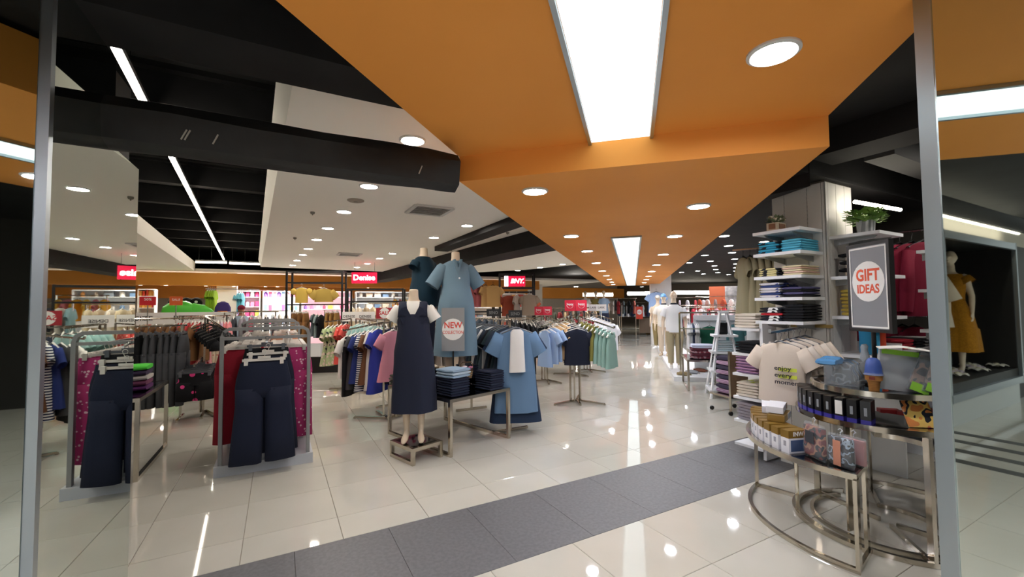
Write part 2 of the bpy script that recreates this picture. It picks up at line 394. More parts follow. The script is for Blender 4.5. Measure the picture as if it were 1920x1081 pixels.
# ------------------------------------------------------------------ lamps
RINGW = mat('#cfcfcd', .4, name='lamp ring')
RING = {}
def downlight(p, r, label, group, m=DISC, z=None):
    t = thing('downlight', label, 'ceiling light', p, 0, group)
    k = ('r', round(r, 3))
    if k not in RING:
        mb = MB(); n = 24
        pr = [(r * .98, .006), (r * 1.16, .004), (r * 1.16, -.006), (r, -.012), (r * .9, -.002)]
        vs = [(a * cos(2 * pi * j / n), a * sin(2 * pi * j / n), z_) for a, z_ in pr for j in range(n)]
        mb.add(vs, [(i * n + j, i * n + (j + 1) % n, ((i + 1) % 5) * n + (j + 1) % n, ((i + 1) % 5) * n + j) for i in range(5) for j in range(n)])
        RING[k] = mb.mesh('trim_ring', RINGW, True)
        mb = MB(); mb.lathe([(r * .3, -.004), (r * .93, -.004), (r * .95, .003)], n=24); RING[('d',) + k[1:]] = {}
        RING[('b',) + k[1:]] = mb
    link('trim_ring', RING[k], t)
    dd = RING[('d', k[1])]
    if m.name not in dd: dd[m.name] = RING[('b', k[1])].mesh('lamp_disc', m)
    link('lamp_disc', dd[m.name], t)
def row(pts, z, r, what, group, m=DISC):
    for i, (x, y) in enumerate(pts): p = at(x, y, z); p.z -= .002; downlight(p, r, f'{nth(i)} downlight along {what}', group, m)
row([(773.7, 262), (692, 348), (645, 396), (615, 427), (594, 448.6), (578, 465.5), (568, 477), (557, 487.5), (549, 496.5)], ZW, .09, 'the void side of the white ceiling', 'downlights in the white ceiling')
row([(875.6, 422), (813.7, 444.6), (736, 474.5), (712, 484), (689, 493.5), (669, 500.5)], ZW, .09, 'the beam side of the white ceiling', 'downlights in the white ceiling')
row([(1055, 495), (1012.6, 501), (971, 506.7)], ZW - .002, .1, 'the second white ceiling', 'downlights in the second white ceiling')
row([(1003, 357), (1071, 441.5), (1101, 469.7), (1118, 492), (1129, 507), (1136.7, 516), (1142, 523), (1147, 528), (1150, 532.7)], ZL, .085, 'the womenswear side of the orange ceiling', 'downlights in the orange ceiling', DISCB)
row([(1310, 385), (1265, 441.5), (1243.7, 476), (1231, 495.6), (1222, 508), (1216, 517), (1211.5, 523.5), (1208, 529), (1203, 537)], ZL, .085, 'the menswear side of the orange ceiling', 'downlights in the orange ceiling', DISCB)
downlight(at(1450, 97, ZH) - Vector((0, 0, .002)), .085, 'large bright round downlight in the high orange ceiling by the mirror', 'downlights in the high orange ceiling', DISCB)
for i in range(3): downlight(at(1450, 97, ZH) - VA * (1.5 * (i + 1)) - Vector((0, 0, .002)), .085, f'round downlight, {nth(i)} behind the entrance in the high orange ceiling', 'downlights in the high orange ceiling', DISCB)
for i in range(1, 4): downlight(at(1450, 97, ZH) - VC * 1.35 - VA * (1.7 * (i + .4)) - Vector((0, 0, .002)), .085, f'round downlight, {nth(i)} of the far row in the high orange ceiling', 'downlights in the high orange ceiling', DISCB)
row([(1432.5, 452.5), (1366, 460), (1372.5, 473), (1377.4, 485), (1380.6, 494), (1379.5, 501.4), (1379.6, 507.3)], 3.06, .1, 'the outer row in the black ceiling', 'downlights in the black ceiling', DISCB)
row([(1308, 467), (1321.7, 478), (1331.8, 489), (1339.5, 497.7), (1342, 504.7), (1346, 510.4), (1293, 492), (1308, 507.3), (1319, 513), (1278, 510), (1366, 514), (1358, 441.7)], 3.06, .1, 'the scattered rows in the black ceiling', 'downlights in the black ceiling', DISCB)
for i, x in enumerate((262, 310, 385, 438, 497, 520, 600, 690)):
    downlight(bd(18.36 * tan(atan2(x - 960, F) + R(28.7)), 18.36, 2.398), .05, f'{nth(i)} downlight along the underside of the orange fascia', 'downlights under the fascia')
# more of the same lamps out of the picture that light the mirrored side of the shop
for i, (b, d) in enumerate(((-3.4, 5), (-3.4, 8), (-3.6, 11), (-5.5, 6.5), (-5.5, 9.5))):
    downlight(bd(b, d, ZW - .002), .09, f'round downlight, {nth(i)} in the ceiling panel across the void', 'downlights across the void')
def light_panel(name, c0, c1, wid, z, label):
    dv = (c1 - c0); L = dv.length; az = atan2(dv.x, dv.y)
    t = thing(name, label, 'ceiling light', Vector((c0.x, c0.y, z)), -az, 'light panels in the orange ceiling')
    mb = MB()
    for x0, x1, y0, y1 in ((-wid / 2 - .02, -wid / 2, -.02, L + .02), (wid / 2, wid / 2 + .02, -.02, L + .02), (-wid / 2, wid / 2, -.02, 0), (-wid / 2, wid / 2, L, L + .02)):
        mb.box(((x0 + x1) / 2, (y0 + y1) / 2, -.008), (x1 - x0, y1 - y0, .024))
    mb.build('panel_frame', ALU, t)
    n = max(1, round(L / 1.2))
    for i in range(n):
        bx('diffuser', (0, L * (i + .5) / n, -.001), (wid - .004, L / n - .006, .006), PANELM, t)
c0 = (at(1112, 265, ZH) + at(1215, 258, ZH)) / 2
light_panel('light_panel', c0 - VA * 5.8, c0, .345, ZH, 'long glowing white light panel in the high orange ceiling')
c0 = (at(1151, 443, ZL) + at(1197, 443, ZL)) / 2
light_panel('light_panel', c0, c0 + VA * 13.3, .33, ZL, 'long glowing white light panel in the low orange ceiling')
def tube(name, p, q, label, group, r=.02, m=TUBE, back=True):
    t = thing(name, label, 'tube light', p, 0, group); v = q - p
    mb = MB(); mb.bar((0, 0, 0), v, r * 2, n=8); mb.build('lamp_tube', m, t)
    if back:
        mb = MB(); mb.bar((0, 0, r + .02), v + Vector((0, 0, r + .02)), r * 2.6, .04); mb.build('batten', GREYM, t)
        for k in range(3):
            s = v * (.1 + .4 * k); mb = MB(); mb.bar(s + Vector((0, 0, .06)), s + Vector((0, 0, 3.75 - p.z)), .006); mb.build('hanger_wire', BLACKM, t)
s0, s1, s2, s3 = (at(x, y, 3.3) for x, y in ((215, 90), (268, 185), (325, 300), (420, 487)))
tube('tube_light', s0, s0 + (s3 - s0).normalized() * 4.2, 'bright linear tube light in the dark void, nearest run', 'tube lights in the void', .022)
tube('tube_light', s0 + (s3 - s0).normalized() * 4.25, s3, 'bright linear tube light in the dark void, farther run', 'tube lights in the void', .022)
TUBEL = mat('#fff3df', .4, 0, 3.0, name='far tube lamp')
tube('tube_light', at(367, 491, 3.0), at(425, 492, 3.0), 'short tube light crossing the far end of the void', 'tube lights in the void', .03, TUBEL)
tube('tube_light', at(430, 493, 3.0), at(487, 495, 3.0), 'second short tube light crossing the far end of the void', 'tube lights in the void', .03, TUBEL)
tube('tube_light', at(1603, 378, 2.5), at(1688, 393, 2.5), 'bright tube light above the shelf with the green plant', 'tube lights by the column', .018, back=False)
for i, (x0, x1, y, Y) in enumerate(((1093, 1131, 552, 28.5), (1134, 1149, 552, 28.4), (1177, 1208, 550, 28.3), (1209, 1221, 549.5, 28.2), (1264, 1334, 548, 28), (1344, 1352, 547, 28), (1353, 1362, 546.5, 28))):
    tube('tube_light', atY(x0, y, Y), atY(x1, y, Y), f'far white tube light, {nth(i)} along the end wall', 'tube lights along the far wall', .12, back=False)
# ------------------------------------------------------------------ clothes on hangers
GM = {}
def ripple(seed, amp, top, k1=3.2, k2=5.1):
    rnd = random.Random(seed); a, b, c = (rnd.uniform(0, 6.28) for _ in range(3))
    def f(v, u, th):
        g = max(0, min(1, (top - v.z) / .5))
        d = amp * g * (sin(k1 * 10 * v.x + a + 2 * v.z) + .6 * sin(k2 * 10 * v.x + b) + .5 * sin(th * 3 + c))
        return Vector((v.x + .3 * d, v.y + d, v.z + amp * .5 * g * sin(9 * v.x + c)))
    return f
TEE = [(-.108, .07, .03), (-.12, .12, .035), (-.145, .185, .04), (-.19, .215, .045), (-.27, .222, .05), (-.42, .218, .05), (-.58, .222, .055), (-.72, .23, .06)]
def garment(kind, var=0):
    """mesh of a piece of clothing hanging from a hook at the origin, facing -y"""
    key = (kind, var)
    if key in GM: return GM[key]
    mb = MB(); rp = ripple(hash(kind) % 97 + var if False else sum(map(ord, kind)) + var, .007, -.2)
    def body(rows, n=18, p=2.4, w=None, cap=(False, False)):
        mb.loft([(0, 0, z) for z, _, _ in rows], [(a, b) for _, a, b in rows], n, p, cap, w or rp)
    def sleeve(sx, L=.2, r=.085, drop=.17, out=.12, r2=None):
        q0 = Vector((sx * .165, 0, -.185)); q1 = q0 + Vector((sx * out, 0, -drop)) * (L / .2)
        mb.loft([q0, q0.lerp(q1, .5), q1], [(r, .035), (r * .98, .04), ((r2 or r * .95), .042)], 12, 2.2, (True, False), rp)
    if kind in ('tee', 'polo', 'shirt'):
        body(TEE)
        for sx in (-1, 1): sleeve(sx)
    elif kind == 'crop':
        body([(z * .78 if z < -.2 else z, a * 1.05, b) for z, a, b in TEE[:-1]])
        for sx in (-1, 1): sleeve(sx, .2, .1, .16, .15)
    elif kind == 'puff':
        body([(z * .85 if z < -.2 else z, a * .72, b) for z, a, b in TEE[:-1]])
        for sx in (-1, 1): mb.sphere((sx * .19, 0, -.2), (.085, .06, .085), 12, 8)
    elif kind == 'long':
        body(TEE)
        for sx in (-1, 1): sleeve(sx, .5, .07, .2, .03, .045)
    elif kind == 'inner':
        body([(-.108, .05, .03), (-.14, .08, .04), (-.3, .085, .05), (-.62, .1, .06)])
    elif kind == 'tank':
        body([(-.125, .10, .03), (-.15, .125, .035), (-.22, .14, .04), (-.30, .185, .045), (-.42, .19, .05), (-.56, .205, .055), (-.68, .22, .06)])
        for sx in (-1, 1): mb.loft([(sx * .085, 0, -.095), (sx * .10, 0, -.125), (sx * .115, 0, -.18)], [(.022, .03), (.024, .032), (.026, .034)], 8, 2.5)
    elif kind in ('dress', 'shortdress'):
        L = 1.08 if kind == 'dress' else .88
        body(TEE[:5] + [(-.42, .19, .05), (-.47, .195, .055), (-.6, .225, .07), (-.62 - (L - .62) * .5, .255, .085), (-L, .285, .1)], 22)
        for sx in (-1, 1): sleeve(sx, .2, .09)
    elif kind == 'sleeveless':
        body([(-.125, .09, .03), (-.15, .11, .035), (-.25, .15, .045), (-.32, .19, .05), (-.45, .185, .05), (-.6, .21, .06), (-.85, .235, .07), (-1.02, .26, .08)], 22)
    elif kind in ('trousers', 'wide', 'slim'):
        hem = {'trousers': .11, 'wide': .125, 'slim': .075}[kind]; L = 1.02 if kind != 'wide' else 1.0
        body([(-.115, .185, .018), (-.15, .19, .028), (-.26, .215, .045), (-.36, .225, .05), (-.43, .205, .03)], 20, 2.4, cap=(False, True))
        for sx in (-1, 1):
            cx = sx * .11
            mb.loft([(cx, 0, -.34), (cx + sx * .003, 0, -.5), (cx + sx * (hem - .1) * .5, 0, -.7), (cx + sx * (hem - .1) * 1.0, 0, -L)], [(.112, .05), (.108, .05), ((.108 + hem) / 2, .045), (hem, .042)], 16, 2.4, (True, True), rp)
    elif kind == 'skirt':
        body([(-.115, .17, .02), (-.15, .175, .03), (-.3, .2, .05), (-.55, .24, .07), (-.8, .27, .09)], 24)
    elif kind == 'shorts':
        body([(-.1, .15, .018), (-.14, .155, .028), (-.24, .17, .04)], 18)
        for sx in (-1, 1): mb.loft([(sx * .085, 0, -.2), (sx * .09, 0, -.3), (sx * .095, 0, -.42)], [(.09, .04), (.092, .04), (.095, .04)], 12, 2.4, (True, True), rp)
    elif kind == 'bra':
        for sx in (-1, 1):
            mb.loft([(sx * .075, -.02, -.16), (sx * .085, -.03, -.22), (sx * .08, -.02, -.28)], [(.03, .02), (.075, .045), (.06, .02)], 10)
            mb.bar((sx * .08, 0, -.06), (sx * .075, -.01, -.18), .012, .004)
        mb.loft([(0, .01, -.24), (0, .01, -.285)], [(.16, .02), (.155, .02)], 14, 2.5)
    elif kind == 'robe':
        body([(z * 1.0, a, b) for z, a, b in TEE[:5]] + [(-.5, .23, .06), (-.8, .25, .065), (-1.12, .27, .07)], 22)
        for sx in (-1, 1): sleeve(sx, .26, .1, .18, .10, .1)
    me = mb.mesh(kind, cloth('#ffffff'), 'all'); GM[key] = me
    return me
HANG = {}
def hanger_mesh(kind):
    if kind in HANG: return HANG[kind]
    mb = MB()
    hook = [(.018 * sin(t), 0, -.018 + .018 * cos(t)) for t in [(-2.2 + .55 * i) for i in range(8)]] 
    hook = [(x, y, z) for x, y, z in hook][::-1] if False else hook
    mb.path(hook + [(.004, 0, -.05), (0, 0, -.085)], .0025, 5)
    if kind.startswith('clip'):
        mb.box((0, 0, -.092), (.34, .012, .022)); mb.box((0, 0, -.075), (.1, .012, .03))
        for sx in (-1, 1): mb.box((sx * .14, -.008, -.105), (.03, .035, .06))
    elif kind.startswith('wave'):
        mb.path([(-.2, 0, -.16), (-.1, 0, -.115), (0, 0, -.085), (.1, 0, -.115), (.2, 0, -.16)], .011, 6)
        mb.path([(-.2, 0, -.16), (0, 0, -.168), (.2, 0, -.16)], .006, 5)
    else:
        mb.path([(-.19, 0, -.155), (-.1, 0, -.12), (0, 0, -.085), (.1, 0, -.12), (.19, 0, -.155)], .014, 6, rb=.009)
    m = {'w': PLASTW, 'g': PLASTG, 'k': BLACKM, 'c': mat('#d8d3c8', .2, trans=.0)}[kind[-1]]
    HANG[kind] = mb.mesh('hanger', m, True); return HANG[kind]
gcount = {}
def hang(kind, m, p, face, label, cat='clothes', group=None, hg='barw', sc=1.0, name=None, child=True):
    """face: azimuth (degrees from the camera heading) the front looks towards"""
    var = gcount.get(kind, 0); gcount[kind] = var + 1
    me = garment(kind, var % 3)
    o = link(name or {'tee': 'hanging_shirt', 'crop': 'hanging_blouse', 'puff': 'hanging_blouse', 'wide': 'hanging_trousers', 'trousers': 'hanging_trousers', 'slim': 'hanging_trousers', 'tank': 'hanging_vest', 'inner': 'hanging_vest', 'polo': 'hanging_polo_shirt', 'shortdress': 'hanging_dress', 'sleeveless': 'hanging_dress', 'robe': 'hanging_cardigan', 'bra': 'hanging_bra', 'shorts': 'hanging_shorts', 'skirt': 'hanging_skirt', 'long': 'hanging_jumper', 'dress': 'hanging_dress', 'shirt': 'hanging_shirt'}[kind], me, None, p)
    o.rotation_euler = (0, 0, pi - R(face)); o.scale = (sc,) * 3
    o.material_slots[0].link = 'OBJECT'; o.material_slots[0].material = m
    if child: link('hanger', hanger_mesh(hg), o)
    return tag(o, label, cat, group)
def run(p0, p1, items, where, face, group, hg='barw', sc=1.0, jitter=4):
    """hang items (kind, material, words, category) evenly from p0 to p1; ordinals restart for every kind of wording"""
    n = len(items); cnt = {}; ra = math.degrees(atan2(p1.x - p0.x, p1.y - p0.y))
    if abs((ra - face + 180) % 360 - 180) > 90: ra += 180
    face = ra
    for i, it in enumerate(items):
        kind, m, words, cat = it[:4]; s = (it[4] if len(it) > 4 else 1) * sc
        k = cnt.get(words, 0); cnt[words] = k + 1
        tot = sum(1 for x in items if x[2] == words)
        lab = f'{words} {where}' if tot == 1 else f'{nth(k)} {words} {where}'
        p = p0.lerp(p1, (i + .5) / n)
        hang(kind, m, p, face + random.uniform(-jitter, jitter), lab, cat, group, hg, s)
# ------------------------------------------------------------------ fixtures
def four_way(loc, label, arms, top=1.32, group=None, az0=0):
    """rail stand: a crossed base, four posts and sloping arms; arms = [(azimuth, length, z at post, z at end)]; returns arm end points"""
    t = thing('clothes_rail', label, 'clothes rail', loc, 0, group); out = []
    for k, (az, L, za, zb) in enumerate(arms):
        a = R(az); d = Vector((sin(a), cos(a), 0)); s = Vector((d.y, -d.x, 0))
        p = d * .09 + s * .05
        mb = MB(); mb.bar((p.x, p.y, .02), (p.x, p.y, za), .026, rot=a); mb.build('post', STEEL, t)
        q0 = Vector((p.x, p.y, za)); q1 = q0 + d * L; q1.z = zb
        mb = MB(); mb.bar(q0, q1, .022); mb.bar(q1, q1 + Vector((0, 0, .03)), .022); mb.build('arm', STEEL, t)
        mb = MB(); mb.bar(d * .02 + Vector((0, 0, .022)), d * min(.5, L * .95) + s * .0 + Vector((0, 0, .022)), .034, .024); mb.box((d.x * min(.5, L * .95), d.y * min(.5, L * .95), .011), (.03, .03, .022)); mb.build('foot_bar', STEEL, t)
        out.append((q0 + Vector(loc) + d * .06, q1 + Vector(loc) - d * .02))
    return t, out
def card(parent, loc, rz, w_, h_, m, name='sign_card', t=.006):
    o = bx(name, (0, 0, 0), (w_, t, h_), m, parent, loc=loc, rz=rz); return o
def sign(loc, rz, w_, h_, m, label, words=(), pole=0, cat='sign', group=None, circle=None, name='sign', pm=STEEL):
    """a card facing local -y with lettering; loc is its lower middle"""
    t = thing(name, label, cat, loc, rz, group)
    c = bx('sign_card', (0, 0, h_ / 2), (w_, .008, h_), m, t)
    if circle:
        mb = MB(); disc(mb, (0, -.005, h_ / 2 + h_ * circle[1]), circle[0], t=.001); mb.build('disc_print', circle[2], c)
    for s_, size, x, z, tm_, bold, *rest in words:
        text(s_, size, tm_, c, (x, -.0062, h_ / 2 + z), bold=bold, sx=rest[0] if rest else 1, shear=rest[1] if len(rest) > 1 else 0)
    if pole:
        if pole > 1: pole = loc[2] - .002
        mb = MB(); mb.bar((0, .012, -pole), (0, .012, h_ * .6), .018, n=8); mb.build('sign_pole', pm, t)
    return t
FOLD = {}
def folded_mesh(w_, d_, h_):
    k = (round(w_, 2), round(d_, 2), round(h_, 3))
    if k not in FOLD:
        mb = MB(); n = 7; rnd = random.Random(len(FOLD))
        ys = [-d_ / 2 + d_ * i / (n - 1) for i in range(n)]
        mb.loft([(0, y, h_ / 2 + rnd.uniform(-.002, .002)) for y in ys], [(w_ / 2 * (1 if 0 < i < n - 1 else .96), h_ / 2 * (1.05 if 0 < i < n - 1 else .8)) for i in range(n)], 14, 4, side=Vector((0, 0, 1)))
        m2 = MB(); m2.v, m2.f, m2.mi = mb.v, mb.f, mb.mi
        m2.box((0, -d_ / 2 + .004, h_ * .55), (w_ * .9, .006, .002))
        FOLD[k] = m2.mesh('folded_clothes', cloth('#ffffff'), True)
    return FOLD[k]
def stack(p, rz, n, mats, words, cat, group, w_=.26, d_=.3, h_=.028, name='folded_shirt', fan=0):
    for i in range(n):
        o = link(name, folded_mesh(w_, d_, h_), None, Vector(p) + Vector((random.uniform(-.006, .006), random.uniform(-.006, .006), i * h_ * .98)), rz + random.uniform(-.04, .04))
        o.material_slots[0].link = 'OBJECT'; o.material_slots[0].material = mats[i % len(mats)]
        tag(o, (f'{nth(i)} up in the {words}' if n > 1 else words), cat, group)
# ------------------------------------------------------------------ shop mannequins
def fuse(mb, name, m, vox=.011):
    me = mb.mesh(name, m); o = bpy.data.objects.new(name, me); COL.objects.link(o)
    md = o.modifiers.new('r', 'REMESH'); md.mode = 'VOXEL'; md.voxel_size = vox
    sm = o.modifiers.new('s', 'SMOOTH'); sm.iterations = 4; sm.factor = .5
    dg = bpy.context.evaluated_depsgraph_get(); me2 = bpy.data.meshes.new_from_object(o.evaluated_get(dg))
    bpy.data.objects.remove(o); me2.name = name; me2.polygons.foreach_set('use_smooth', [True] * len(me2.polygons))
    if not me2.materials: me2.materials.append(m)
    return me2
TORSO_F = [(.80, .15, .10), (.88, .17, .115), (.95, .155, .105), (1.04, .12, .09), (1.12, .128, .095), (1.22, .15, .12), (1.31, .155, .10), (1.37, .165, .08), (1.41, .11, .065), (1.44, .06, .055), (1.48, .05, .05), (1.56, .047, .047)]
TORSO_M = [(.82, .16, .11), (.90, .165, .115), (1.0, .15, .105), (1.12, .155, .11), (1.24, .18, .125), (1.34, .195, .11), (1.41, .19, .08), (1.45, .12, .07), (1.48, .07, .06), (1.53, .058, .056), (1.6, .055, .055)]
def hand(mb, w, dn, sx):
    """palm and five fingers below the wrist w"""
    dn = dn.normalized(); fwd = Vector((0, -1, 0)); fwd = (fwd - dn * fwd.dot(dn)).normalized()
    p1 = w + dn * .085
    mb.loft([w, w + dn * .04, p1], [(.02, .024), (.017, .036), (.015, .038)], 10, side=fwd)
    for i, L in enumerate((.068, .078, .072, .056)):
        q = p1 + fwd * (.028 - .0187 * i)
        q1 = q + dn * L * .5 + fwd * .004; q2 = q1 + dn * L * .5 + Vector((-sx * .014, 0, 0))
        mb.path([q - dn * .01, q1, q2], .0085, 6)
    t0 = w + dn * .03 + fwd * .03
    mb.path([t0 - fwd * .01, t0 + fwd * .022 + dn * .025, t0 + fwd * .03 + dn * .055], .0095, 6)
def mannequin_mesh(key, male=False, arms=None, head=False, heel=True, legs=True):
    T = TORSO_M if male else TORSO_F; mb = MB()
    mb.loft([(0, 0, z) for z, _, _ in T], [(a, b) for _, a, b in T], 18, 2.2)
    k = 1.15 if male else 1
    for sx in (-1, 1):
        mb.loft([(sx * .085 * k, 0, .88), (sx * .085 * k, 0, .74), (sx * .08 * k, -.005, .50), (sx * .078 * k, .012, .36), (sx * .072 * k, .015, .10)], [(.085 * k, .095 * k), (.08 * k, .09 * k), (.052 * k, .056 * k), (.046 * k, .056 * k), (.029 * k, .034 * k)], 12)
        z = .1
        mb.loft([(sx * .072 * k, .03, .055 if not heel else .075), (sx * .075 * k, -.03, .05), (sx * .085 * k, -.10, .03), (sx * .088 * k, -.17, .018)], [(.026, .04), (.032, .045), (.038, .026), (.022, .012)], 10, side=Vector((0, 0, 1)))
        mb.loft([(sx * .072 * k, .02, .12), (sx * .073 * k, .012, .05)], [(.028 * k, .034 * k), (.03, .045)], 10)
        if arms:
            sh = Vector((sx * (.175 if male else .15), 0, 1.37)); el = Vector((sx * (.25 if male else .20), .03, 1.10)); wr = Vector((sx * (.25 if male else .21), -.05 if arms == 'bent' else -.015, .86))
            mb.loft([sh - Vector((sx * .03, 0, -.01)), sh, sh.lerp(el, .4), el, el.lerp(wr, .4), wr], [(.05, .05), (.05 * k, .052 * k), (.042 * k, .046 * k), (.035 * k, .037 * k), (.033 * k, .035 * k), (.021 * k, .025 * k)], 10)
            hand(mb, wr + Vector((0, 0, .01)), wr - el, sx)
    if head:
        c = 1.70 if male else 1.665
        mb.sphere((0, .005, c), (.075, .092, .105), 16, 12); mb.loft([(0, -.02, c - .02), (0, -.035, c - .115)], [(.062, .06), (.032, .03)], 12)
        mb.loft([(0, -.088, c + .03), (0, -.108, c - .02), (0, -.088, c - .035)], [(.008, .008), (.014, .014), (.012, .01)], 8)
        mb.box((0, -.09, c - .06), (.04, .02, .012))
        for sx in (-1, 1): mb.sphere((sx * .076, .012, c - .01), (.008, .018, .028), 6, 5); mb.sphere((sx * .03, -.083, c + .012), (.016, .012, .01), 6, 5)
    return fuse(mb, 'mannequin_body', SKIN)
BODY = {'f': mannequin_mesh('f'), 'm': mannequin_mesh('m', True, 'bent', True, False), 'fh': mannequin_mesh('fh', False, 'straight', True)}
def mannequin(name, label, loc, face, body, s=1.0):
    t = thing(name, label, 'mannequin', loc, pi - R(face)); t.scale = (s,) * 3
    link('body', BODY[body], t); return t
def wear(t, name, rows, m, n=28, amp=.01, seed=1, p=2.2, sleeves=None, cap=(False, False), off=(0, 0), fold_top=1.0):
    rnd = random.Random(seed); a, b = rnd.uniform(0, 6), rnd.uniform(0, 6)
    def f(v, u, th):
        g = max(0, min(1, (fold_top - v.z) / .5)); d = amp * g * (sin(5 * th + a) + .6 * sin(9 * th + b))
        l = hypot(v.x, v.y) or 1
        return Vector((v.x + d * v.x / l, v.y + d * v.y / l, v.z))
    mb = MB(); mb.loft([(off[0] * (i / len(rows)), r[3] if len(r) > 3 else 0, r[0]) for i, r in enumerate(rows)], [(r[1], r[2]) for r in rows], n, p, cap, f)
    if sleeves:
        for sx in (-1, 1):
            q0 = Vector((sx * (sleeves.get('x', .14)), 0, sleeves.get('z', 1.355))); q1 = q0 + Vector((sx * sleeves.get('out', .11), 0, -sleeves.get('drop', .15)))
            r = sleeves.get('r', .065)
            mb.loft([q0 - (q1 - q0) * .15, q0, q0.lerp(q1, .5), q1], [(r * .8, r * .9), (r, r), (r * 1.05, r * 1.05), (r * 1.08, r * 1.08)], 14, 2, (True, False))
    return mb.build(name, m, t, smooth='all')

# ------------------------------------------------------------------ grey slotted trouser rack
FRONT = 151.3
def gondola(loc, label, n):
    t = thing('slotted_rack', label, 'clothes rack', loc, GR, 'grey slotted racks')
    mb = MB(); mb.box((0, .6, .05), (.84, 1.24, .1)); mb.build('base', mat('#b9bec6', .35), t)
    mb = MB(); mb.box((0, .6, .34), (.72, .04, .5)); mb.box((0, .1, .3), (.5, .02, .4)); mb.build('spine_panel', mat('#c3c8cf', .4), t)
    for y in (.03,):
        pts = [(-.375, y, .1), (-.375, y, 1.30), (-.36, y, 1.35), (-.32, y, 1.375), (.32, y, 1.375), (.36, y, 1.35), (.375, y, 1.30), (.375, y, .1)]
        mb = MB(); mb.path(pts, .024, 4, rb=.016); mb.bar((-.37, y, 1.285), (.37, y, 1.285), .04, .028); mb.build('frame', GREYM, t)
        mb = MB()
        for sx in (-1, 1):
            for k in range(36): mb.box((sx * .375, y - .017, .2 + .03 * k), (.012, .004, .015))
        mb.build('slots', BLACKM, t, kind='stuff')
    for sx in (-1, 1):
        mb = MB(); mb.bar((sx * .2, .05, 1.28), (sx * .2, 1.15, 1.28), .02); mb.bar((sx * .2, 1.15, .1), (sx * .2, 1.15, 1.28), .025); mb.build('rail', CHROME, t)
    mb = MB(); mb.bar((0, .02, 1.285), (0, -.16, 1.255), .018); mb.build('front_arm', CHROME, t)
    return t
NAVY = cloth('#20263a'); BLK = cloth('#17181c')
gl = Vector((-2.43, 4.25, 0))
gondola(gl, 'grey slotted rack with navy wide trousers clipped on its front', 0)
gondola(gl + VD * 2.4, 'second grey slotted rack just behind the one with navy trousers', 1)
gondola(gl + VD * 3.8, 'third grey slotted rack, farthest behind the navy trousers', 2)
def loc_g(x, y, z, base=gl): return base + VB * x + VD * y + Vector((0, 0, z))
hang('wide', NAVY, loc_g(-.02, -.13, 1.18), FRONT, 'navy wide leg trousers clipped to the very front of the grey rack', 'trousers', None, 'clipw', 1.06)
hang('wide', cloth('#1d2233'), loc_g(.01, -.07, 1.23), FRONT, 'dark navy trousers hanging behind the front pair on the grey rack', 'trousers', None, 'clipw', 1.04)
hang('trousers', BLK, loc_g(.0, -.02, 1.30), FRONT, 'black trousers highest on the front arm of the grey rack', 'trousers', None, 'clipg')
REDT = cloth('#8f1a2c'); MAG = cloth('#a8336b', kind='dots', c2='#e6c3cf', scale=26); FLO = cloth('#d98a86', kind='floral', c2='#e8b3a4', scale=34)
PCH = cloth('#e2a07c'); CRL = cloth('#cf5a55'); PNK = cloth('#dd9a9c', kind='dots', c2='#f0d8d2', scale=30); WPT = cloth('#d8cfc8', kind='floral', c2='#6a5a63', scale=40)
run(loc_g(-.225, .06, 1.27), loc_g(-.225, .66, 1.27), [('trousers', REDT, 'dark red trousers', 'trousers')] * 5, 'from the front on the grey rack', FRONT, 'dark red trousers on the grey rack', 'clipw', .98)
run(loc_g(-.2, .70, 1.27), loc_g(-.2, 1.1, 1.27), [('trousers', WPT, 'white patterned trousers', 'trousers')] * 4, 'behind the red ones on the grey rack', FRONT, 'white patterned trousers on the grey rack', 'clipw')
run(loc_g(.195, .08, 1.27), loc_g(.195, 1.1, 1.27), [('trousers', MAG, 'magenta dotted trousers', 'trousers')] * 3 + [('trousers', FLO, 'pink floral trousers', 'trousers')] * 4 + [('wide', PNK, 'pale pink dotted trousers', 'trousers')] * 3 + [('trousers', CRL, 'coral trousers', 'trousers')] * 2, 'on the far side of the grey rack', FRONT, 'pink trousers on the grey rack', 'clipw')
run(loc_g(.2, 2.5, 1.27), loc_g(.2, 3.5, 1.27), [('trousers', PCH, 'peach trousers', 'trousers')] * 4 + [('wide', PNK, 'pink dotted trousers', 'trousers')] * 3, 'on the second grey rack', FRONT, 'peach trousers on the second rack', 'clipw')
run(loc_g(-.2, 2.5, 1.27), loc_g(-.2, 3.5, 1.27), [('trousers', WPT, 'white printed trousers', 'trousers')] * 5, 'on the second grey rack', FRONT, 'white printed trousers on the second rack', 'clipw')

# ------------------------------------------------------------------ plus size rails beside the mirrored column
def two_post_rail(p, q, z, label, depth=.45):
    v = q - p; L = v.length; t = thing('clothes_rail', label, 'clothes rail', p, atan2(v.y, v.x))
    for x in (.06, L - .06):
        mb = MB(); mb.bar((x, 0, .02), (x, 0, z), .028, rot=0); mb.build('post', STEEL, t)
        mb = MB(); mb.bar((x, -depth / 2, .02), (x, depth / 2, .02), .03); mb.build('foot_bar', STEEL, t)
    mb = MB(); mb.bar((0, 0, z), (L, 0, z), .025, n=8); mb.build('rail', STEEL, t)
    return t
DGR = cloth('#4d4f55'); DPR = cloth('#1b1c22', kind='floral', c2='#4a4a55', scale=45); BRN = cloth('#7a5636')
a_, b_ = Vector((-5.85, 5.62, 0)), Vector((-4.72, 6.22, 0))
two_post_rail(a_, b_, 1.34, 'steel clothes rail of dark trousers beside the mirrored column')
run(a_ + Vector((0, 0, 1.33)), b_ + Vector((0, 0, 1.33)), [('trousers', DPR, 'dark printed trousers', 'trousers')] * 5 + [('trousers', BLK, 'black trousers', 'trousers')] * 5 + [('trousers', DGR, 'charcoal grey trousers', 'trousers')] * 6, 'along the rail by the mirrored column', 161, 'dark trousers by the column', 'clipg', 1.08)
